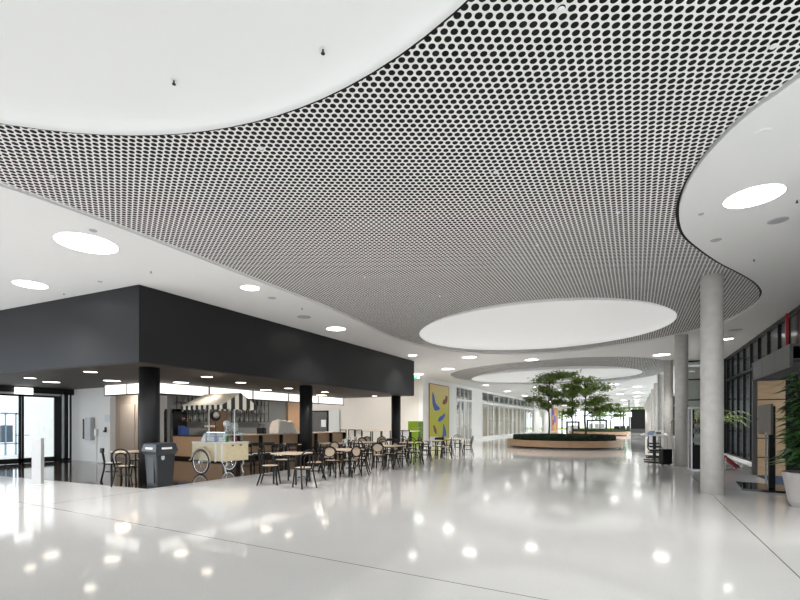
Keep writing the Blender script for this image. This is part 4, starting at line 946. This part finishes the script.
# potted plants on the right
def pot_plant(x, y):
    e = empty('potted_plant', (x, y, 0), 0, 'large potted leafy plant in a grey round pot at the right edge', 'potted plant')
    MB().lathe([(0, 0), (.25, 0), (.30, .1), (.38, .58), (.39, .62), (.36, .62), (.34, .56), (0, .54)], n=40).build('pot', M['pot'], e, smooth=False)
    MB().lathe([(0, .545), (.33, .55), (.33, .57), (0, .58)], n=24).build('soil', M['soil'], e)
    rn = random.Random(21)
    st, lv = MB(), MB()
    for k in range(9):
        a = k*.7; top = rn.uniform(1.5, 2.5); sx, sy = .10*math.cos(a), .10*math.sin(a)
        st.tube([(sx, sy, .62), (sx*1.6, sy*1.6, (top+.6)/2), (sx*2.1, sy*2.1, top)], .014, 6)
        n = int((top-.7)/.09)
        for i in range(n):
            zz = .8+i*.09; t = (zz-.6)/(top-.6); bx, by = sx*(1+1.1*t), sy*(1+1.1*t)
            for q in range(6):
                az = rn.uniform(0, 2*PI); ln = rn.uniform(.22, .42); up = rn.uniform(-.05, .12)
                d = Vector((math.cos(az), math.sin(az), 0)); s = Vector((-d.y, d.x, 0))*rn.uniform(.035, .06)
                p0 = Vector((bx, by, zz)); p1 = p0+d*ln*.5+Vector((0, 0, up)); p2 = p0+d*ln+Vector((0, 0, up-.09))
                vs = [lv.bm.verts.new(v_) for v_ in (p0, p1+s, p2, p1-s)]; lv.bm.faces.new(vs)
    for k in range(16):                      # low leaves hanging over the rim
        az = k*2*PI/16; d = Vector((math.cos(az), math.sin(az), 0)); s = Vector((-d.y, d.x, 0))*.06
        for ln, zz in ((.60, .80), (.52, .92), (.40, 1.05)):
            p0 = Vector((0, 0, .68))+d*.1; p1 = p0+d*ln*.55+Vector((0, 0, zz-.68)); p2 = p0+d*ln+Vector((0, 0, (zz-.68)*.5))
            vs = [lv.bm.verts.new(v_) for v_ in (p0, p1+s, p2, p1-s)]; lv.bm.faces.new(vs)
    st.build('stems', M['bark'], e); lv.build('foliage', M['leaf_plant'], e)
pot_plant(2.70, 10.62)
def palm(x, y):
    e = empty('potted_palm', (x, y, 0), 0, 'palm with arching fronds behind the nearest concrete column', 'potted palm')
    MB().lathe([(0, 0), (.22, 0), (.30, .5), (.27, .5), (.25, .44), (0, .42)], n=32).build('pot', M['pot'], e)
    MB().tube([(0, 0, .42), (.02, 0, .9), (0, .02, 1.3)], [.06, .05, .04], 8).build('trunk', M['bark'], e)
    rn = random.Random(9); fr = MB()
    for k in range(15):
        az = k*2.4; d = Vector((math.cos(az), math.sin(az), 0)); ln = rn.uniform(1.0, 1.4); up = rn.uniform(.8, 1.7)
        pts = [Vector((0, 0, 1.2))+d*ln*t+Vector((0, 0, up*(t*1.7-1.15*t*t*1.25))) for t in [i/10 for i in range(11)]]
        fr.tube(pts, .009, 5)
        for i in range(2, 11):
            for sd in (-1, 1):
                s = Vector((-d.y, d.x, 0))*sd; p = pts[i]; q = p+s*.26*(1-.04*i)+d*.10+Vector((0, 0, -.10)); w_ = d*.024
                fr.bm.faces.new([fr.bm.verts.new(v_) for v_ in (p-w_, p+w_, q)])
    fr.build('fronds', M['leaf_light'], e)
palm(2.38, 19.9)

# ---------------- right side: portal, totem, display case, desks ----------------
e = empty('entrance_portal', (2.94, 12.9, 0), 0, 'grey metal clad entrance portal projecting from the dark glass front', 'portal')
for i in range(3): MB().box(0, .06, .0+1.22*i, 1.22*(i+1)-.02, 2.74, 3.24).build('header_panel', M['grey_metal'], e)
MB().box(0, .86, 3.55, 3.68, 0, 3.24).build('post', M['grey_metal'], e)
MB().box(.06, .84, 0, 3.55, 3.18, 3.24).build('top_cover', M['grey_metal'], e)
ms = MB()
for i in range(24): ms.box(.06, .84, .05+.15*i, .07+.15*i, 2.78, 2.82)
ms.box(.06, .84, 0, 3.55, 2.9, 2.92).build('mesh_ceiling', M['grey_metal'], e)
y = 16.38
mb = empty('wood_wall_panel', (3.04, y, 0), 0, 'oak wall cladding of horizontal panels inside the entrance portal', 'wall cladding')
WW = xat(785.5, 16.38)-3.04
for i, (a, b) in enumerate(((.0, .50), (.52, 1.05), (1.07, 1.60), (1.62, 2.15), (2.17, 2.70))): MB().box(0, WW, 0, .06, a+.01, b).build('board', M['oak_panel'], mb)
MB().box(0, 2.9, .06, .10, .0, 2.7).build('backing', M['black'], mb)
tag(MB().box(0, 1.9, 0, 2.6, 0.001, .014).build('door_mat', M['mat_blue'], loc=(3.0, 13.6, 0)), 'dark blue entrance mat in front of the oak cladding', 'mat')
yr = yat(787, XR-.12)
e = empty('fire_pipe', (XR-.14, yr, 3.3), 0, 'red vertical strip high on the dark glass front', 'banner')  # plain red strip, gives no light
MB().box(-.01, .05, -.04, .04, 0, 1.24).build('red_strip', M['red'], e); MB().box(-.02, .05, -.05, .05, -.06, 0).build('end_cap', M['white_metal'], e)
# totem display
e = empty('display_totem', (0, 0, 0), 0, 'dark screen on a tall black post with heavy flat black base', 'display stand')
pb = [fp(735.8, 483), fp(741.5, 490.5), fp(786, 493.5), (3.1, 13.7)]
MB().prism([(p[0], p[1], .0) for p in pb], (0, 0, .045)).build('base', mat('gloss_black', (.012, .012, .013), .08), e)
MB().box(2.61, 2.72, 12.98, 13.09, .045, 1.88).build('post', M['black'], e); MB().box(2.54, 2.565, 12.95, 12.985, .045, 1.3).build('steel_rod', M['chrome'], e)
s_ = MB().box(2.55, 2.595, 12.55, 13.70, 1.24, 1.92).bevel(.008).build('screen', M['screen'], e)
MB().box(2.60, 2.64, 12.9, 13.2, 1.4, 1.75).build('bracket', M['black'], e)
# display case behind the first column
ycs = 18.4; x0, x1 = xat(689, ycs), xat(700.5, ycs)
x0 = 1.72; x1 = 2.12
dc = (xat(697.5, 17.2), 17.2)
e = empty('display_case', (dc[0], dc[1], 0), TH-.4, 'white-framed glass display case between the first two concrete columns', 'display case')
fr = MB()
for sx in (-.2, .2):
    for sy in (-.2, .2): fr.box(sx-.02, sx+.02, sy-.02, sy+.02, 0, 2.0)
for z in (0.0, 1.96): fr.box(-.22, .22, -.22, -.18, z, z+.05).box(-.22, .22, .18, .22, z, z+.05).box(-.22, -.18, -.22, .22, z, z+.05).box(.18, .22, -.22, .22, z, z+.05)
fr.build('frame', M['white_metal'], e)
MB().box(-.17, -.06, .10, .16, .06, 1.94).build('black_panel', M['black'], e); MB().box(-.18, .18, -.18, .18, .05, .8).build('plinth_box', M['black'], e)
for z in (.85, 1.15, 1.45): MB().box(-.17, .17, -.17, .17, z, z+.015).build('shelf', M['glass_case'], e)
for z, hgt, cc in ((.87, .18, 'bottle_white'), (1.17, .2, 'bottle_clear'), (1.47, .16, 'bottle_brown')):
    for i in range(3):
        lc = Matrix.Rotation(TH-.4, 4, 'Z') @ Vector((-.08+.1*i, -.05, 0))
        tag(MB().lathe([(0, 0), (.035, 0), (.035, hgt*.7), (.02, hgt), (0, hgt)], n=10).build('display_item', bpy.data.materials[cc], loc=(dc[0]+lc.x, dc[1]+lc.y, z)), 'small product standing on a shelf of the glass display case', 'display item', 'items in the display case')
# glazed lobby box beyond
e = empty('glass_lobby', (2.1, 26.5, 0), 0, 'tall glazed lift lobby with dark frame behind the nearest column', 'glass lobby')
fr = MB()
for xx in (0, .8, 1.6):
    fr.box(xx-.035, xx+.035, -.035, .035, 0, 4.55)
for z in (0, 1.1, 2.6, 3.6, 4.5): fr.box(0, 1.6, -.03, .03, z, z+.06)
for yy in (1.2, 2.4): fr.box(-.035, .035, yy-.035, yy+.035, 0, 4.55)
for z in (0, 2.6, 4.5): fr.box(-.03, .03, 0, 2.4, z, z+.06)
fr.build('frame', M['black'], e); MB().box(0.03, 1.57, -.01, .01, .05, 4.5).box(-.01, .01, .03, 2.37, .05, 4.5).build('panes', M['glass'], e)
MB().box(.1, 1.55, 2.3, 2.4, 0, 4.5).build('rear_wall', M['wall'], e)
# red ramp toy/seat and white block
rx_, ry_ = fp(729, 469)
e = empty('red_deck_chair', (rx_, ry_, 0), TH+.3, 'red slanted folding seat behind the nearest column', 'seat')
MB().prism([(-.35, -.12, .42), (-.31, -.12, .46), (.32, -.12, .08), (.28, -.12, .03)], (0, .16, 0)).build('red_panel', M['red'], e)
MB().tube([(-.3, -.1, 0), (-.28, -.1, .4)], .015).tube([(-.3, .02, 0), (-.28, .02, .4)], .015).tube([(.28, -.1, 0), (.28, -.1, .05)], .015).tube([(.28, .02, 0), (.28, .02, .05)], .015).build('frame', M['white_metal'], e)
# desks with folded chairs
def desk(x, y, lab, n):
    e = empty('work_desk', (x, y, 0), 0, lab, 'desk')
    MB().box(-.45, .45, -.7, .7, 1.0, 1.03).build('tabletop', M['white_pad'], e)
    for sy in (-.6, .6): MB().box(-.03, .03, sy-.03, sy+.03, .03, 1.0).build('leg', M['black'], e); MB().box(-.35, .35, sy-.04, sy+.04, 0, .03).build('foot', M['black'], e)
    rn = random.Random(n)
    for i in range(5):
        m_ = [M['white_pad'], mat('paper_blue', (.3, .4, .6), .6), M['white_pad'], M['grey_metal']][i % 4]
        hgt = rn.uniform(.02, .16)
        tag(MB().box(-.1, .1, -.13, .13, 0, hgt).build('document_box', m_, loc=(x+rn.uniform(-.25, .25), y-.5+.25*i, 1.031)), ('%s papers and boxes lying on the %s desk' % (('pale', 'nearer')[0], 'nearer' if n == 1 else 'farther')), 'box', 'boxes on the %s desk' % ('nearer' if n == 1 else 'farther'))
d1 = (.62, 20.6); desk(*d1, 'white-topped standing desk left of the second concrete column', 1)
desk(.72, 23.0, 'white-topped standing desk farther back beyond the second column', 2)
def sled(x, y, rz, lab):
    e = empty('sled_chair', (x, y, 0), rz, lab, 'chair', 'sled-base chairs by the desks')
    for sx in (-.22, .22): MB().tube([(sx, -.2, .44), (sx, .24, .44), (sx, .28, .38), (sx, .24, .03), (sx, .2, .014), (sx, -.26, .014)], .014, 6).build('leg', M['black'], e, smooth=True)
    MB().box(-.24, .24, -.22, .24, .44, .49).bevel(.015).build('seat', M['black'], e); MB().box(-.22, .22, -.27, -.23, .55, .9).bevel(.012).build('backrest', mat('bluegrey_fabric', (.10, .12, .17), .8), e)
    MB().tube([(0, -.22, .46), (0, -.26, .6)], .02).build('back_support', M['black'], e)
for i, (u, v) in enumerate(((655.5, 462.5), (655, 457), (654, 452.5))):
    x, y = fp(u, v); sled(x, y, -PI/2, ('black sled-base chair nearest the viewer by the desks', 'middle black sled-base chair by the desks', 'farthest black sled-base chair by the desks')[i])
x, y = fp(665.5, 465.5)
e = empty('trolley_case', (x, y, 0), TH, 'black upright trolley case left of the second concrete column', 'case')
MB().box(-.17, .17, -.12, .12, .04, .58).bevel(.02).build('case_body', M['black'], e); MB().tube([(-.12, .1, .58), (-.12, .1, 1.0), (.12, .1, 1.0), (.12, .1, .58)], .01).build('pull_handle', M['grey_metal'], e)
for sx in (-.12, .12): MB().tube([(sx-.02, 0, .025), (sx+.02, 0, .025)], .025, 10).build('wheel', M['rubber'], e)

# ---------------- far end ----------------
e = empty('dark_portal', (xat(639, 79.2), 79.2, 0), 0, 'tall black box portal at the far end beside the columns', 'portal')
MB().box(-1.15, 1.15, 0, 2.5, .6, 3.6).build('upper_box', M['black_panel'], e); MB().box(-1.15, 1.15, .05, 2.4, 0, .6).build('plinth', M['grey_metal'], e)
def frame_portal(u0, u1, y, z1, lab):
    x0, x1 = xat(u0, y), xat(u1, y); t = .22
    e = empty('poster_stand', ((x0+x1)/2, y, 0), 0, lab, 'poster stand'); w_ = (x1-x0)/2
    MB().box(-w_, -w_+t, 0, .5, 0, z1).box(w_-t, w_, 0, .5, 0, z1).box(-w_, w_, 0, .5, z1-t, z1).build('frame', M['black'], e)
    for i in range(3):
        a = -w_+t+(2*w_-2*t)*(i+.5)/3; MB().box(a-.28, a+.28, .2, .3, .35, z1-.6).build('poster', M['white_pad'], e)
frame_portal(566, 579.5, 70, 1.75, 'black display frame with posters behind the nearer planter trees')
frame_portal(586.5, 607, 74, 2.0, 'wide black display frame with posters beyond the farther planter')
lx, ly = xat(629, 66), 66
e = empty('lamp_post', (lx, ly, 0), 0, 'slim dark pole with a white lantern in the distance', 'lamp')
MB().tube([(0, 0, 0), (0, 0, 4.5)], .05).build('pole', M['black'], e); MB().box(-.3, .3, -.3, .3, 2.3, 2.9).build('lantern', M['sign_white'], e)
for i, u in enumerate((617, 621.5, 626)):
    y = 68+i*1.0
    e = empty('lounge_chair', (xat(u, y), y, 0), .5*i, 'distant dark lounge chair left of the lantern pole', 'chair', 'distant lounge chairs')
    MB().box(-.35, .35, -.35, .35, .3, .5).bevel(.04).build('seat', M['black'], e); MB().box(-.35, .35, -.4, -.28, .45, 1.1).bevel(.04).build('backrest', M['black'], e)
    for sx in (-.28, .28):
        for sy in (-.28, .28): MB().box(sx-.02, sx+.02, sy-.02, sy+.02, 0, .31).build('leg', M['chrome'], e)
# outdoor trees beyond the end glazing and behind the left rooms
for i, (x, y, hh) in enumerate(((-16, 118, 9), (-8, 126, 10), (2, 121, 9), (-24, 130, 11), (10, 130, 10), (-3, 140, 12))):
    rn = random.Random(40+i); lv = MB()
    e = empty('outdoor_tree', (x, y, 0), 0, 'broad green tree outside beyond the glazed far end', 'tree', 'outdoor trees')
    for k in range(900):
        d = Vector((rn.gauss(0, 1), rn.gauss(0, 1), rn.gauss(0, 1))).normalized()*rn.random()**.4
        leafquad(lv.bm, (d.x*3.4, d.y*3.4, hh*.6+d.z*hh*.38), rn.uniform(.25, .5), rn)
    MB().tube([(0, 0, 0), (0, 0, hh*.6)], .2, 8).build('trunk', M['bark'], e); lv.build('foliage', M['leaf_light'], e)
# lamps of the rooms behind the left glazing
for y in range(33, 86, 6): area('room_lamp', (XL-2.8, y, 3.55), (0, 0, 0), 1.2, 1.2, 32, (1, .95, .88))
area('rear_cafe_fill', (-21.5, 22.5, 4.4), (0, 0, 0), 3, 6, 170, (1, .98, .95))  # downward lamp added under the ceiling to brighten the area behind the cafe
area('corridor_lamp', (-15.2, 24.5, 4.4), (0, 0, 0), 3, 4, 80, (1, .97, .93))
area('niche_lamp', (-18.5, 10.7, 2.8), (0, 0, 0), .5, .6, 14, (1, .82, .66))
for y in (13.5, 16.5, 19.5): area('bar_fill', (-14.9, y, 2.8), (0, 0, 0), .3, .3, 34, (1, .85, .68))  # lamps added above the counter to brighten the bar and covered machine
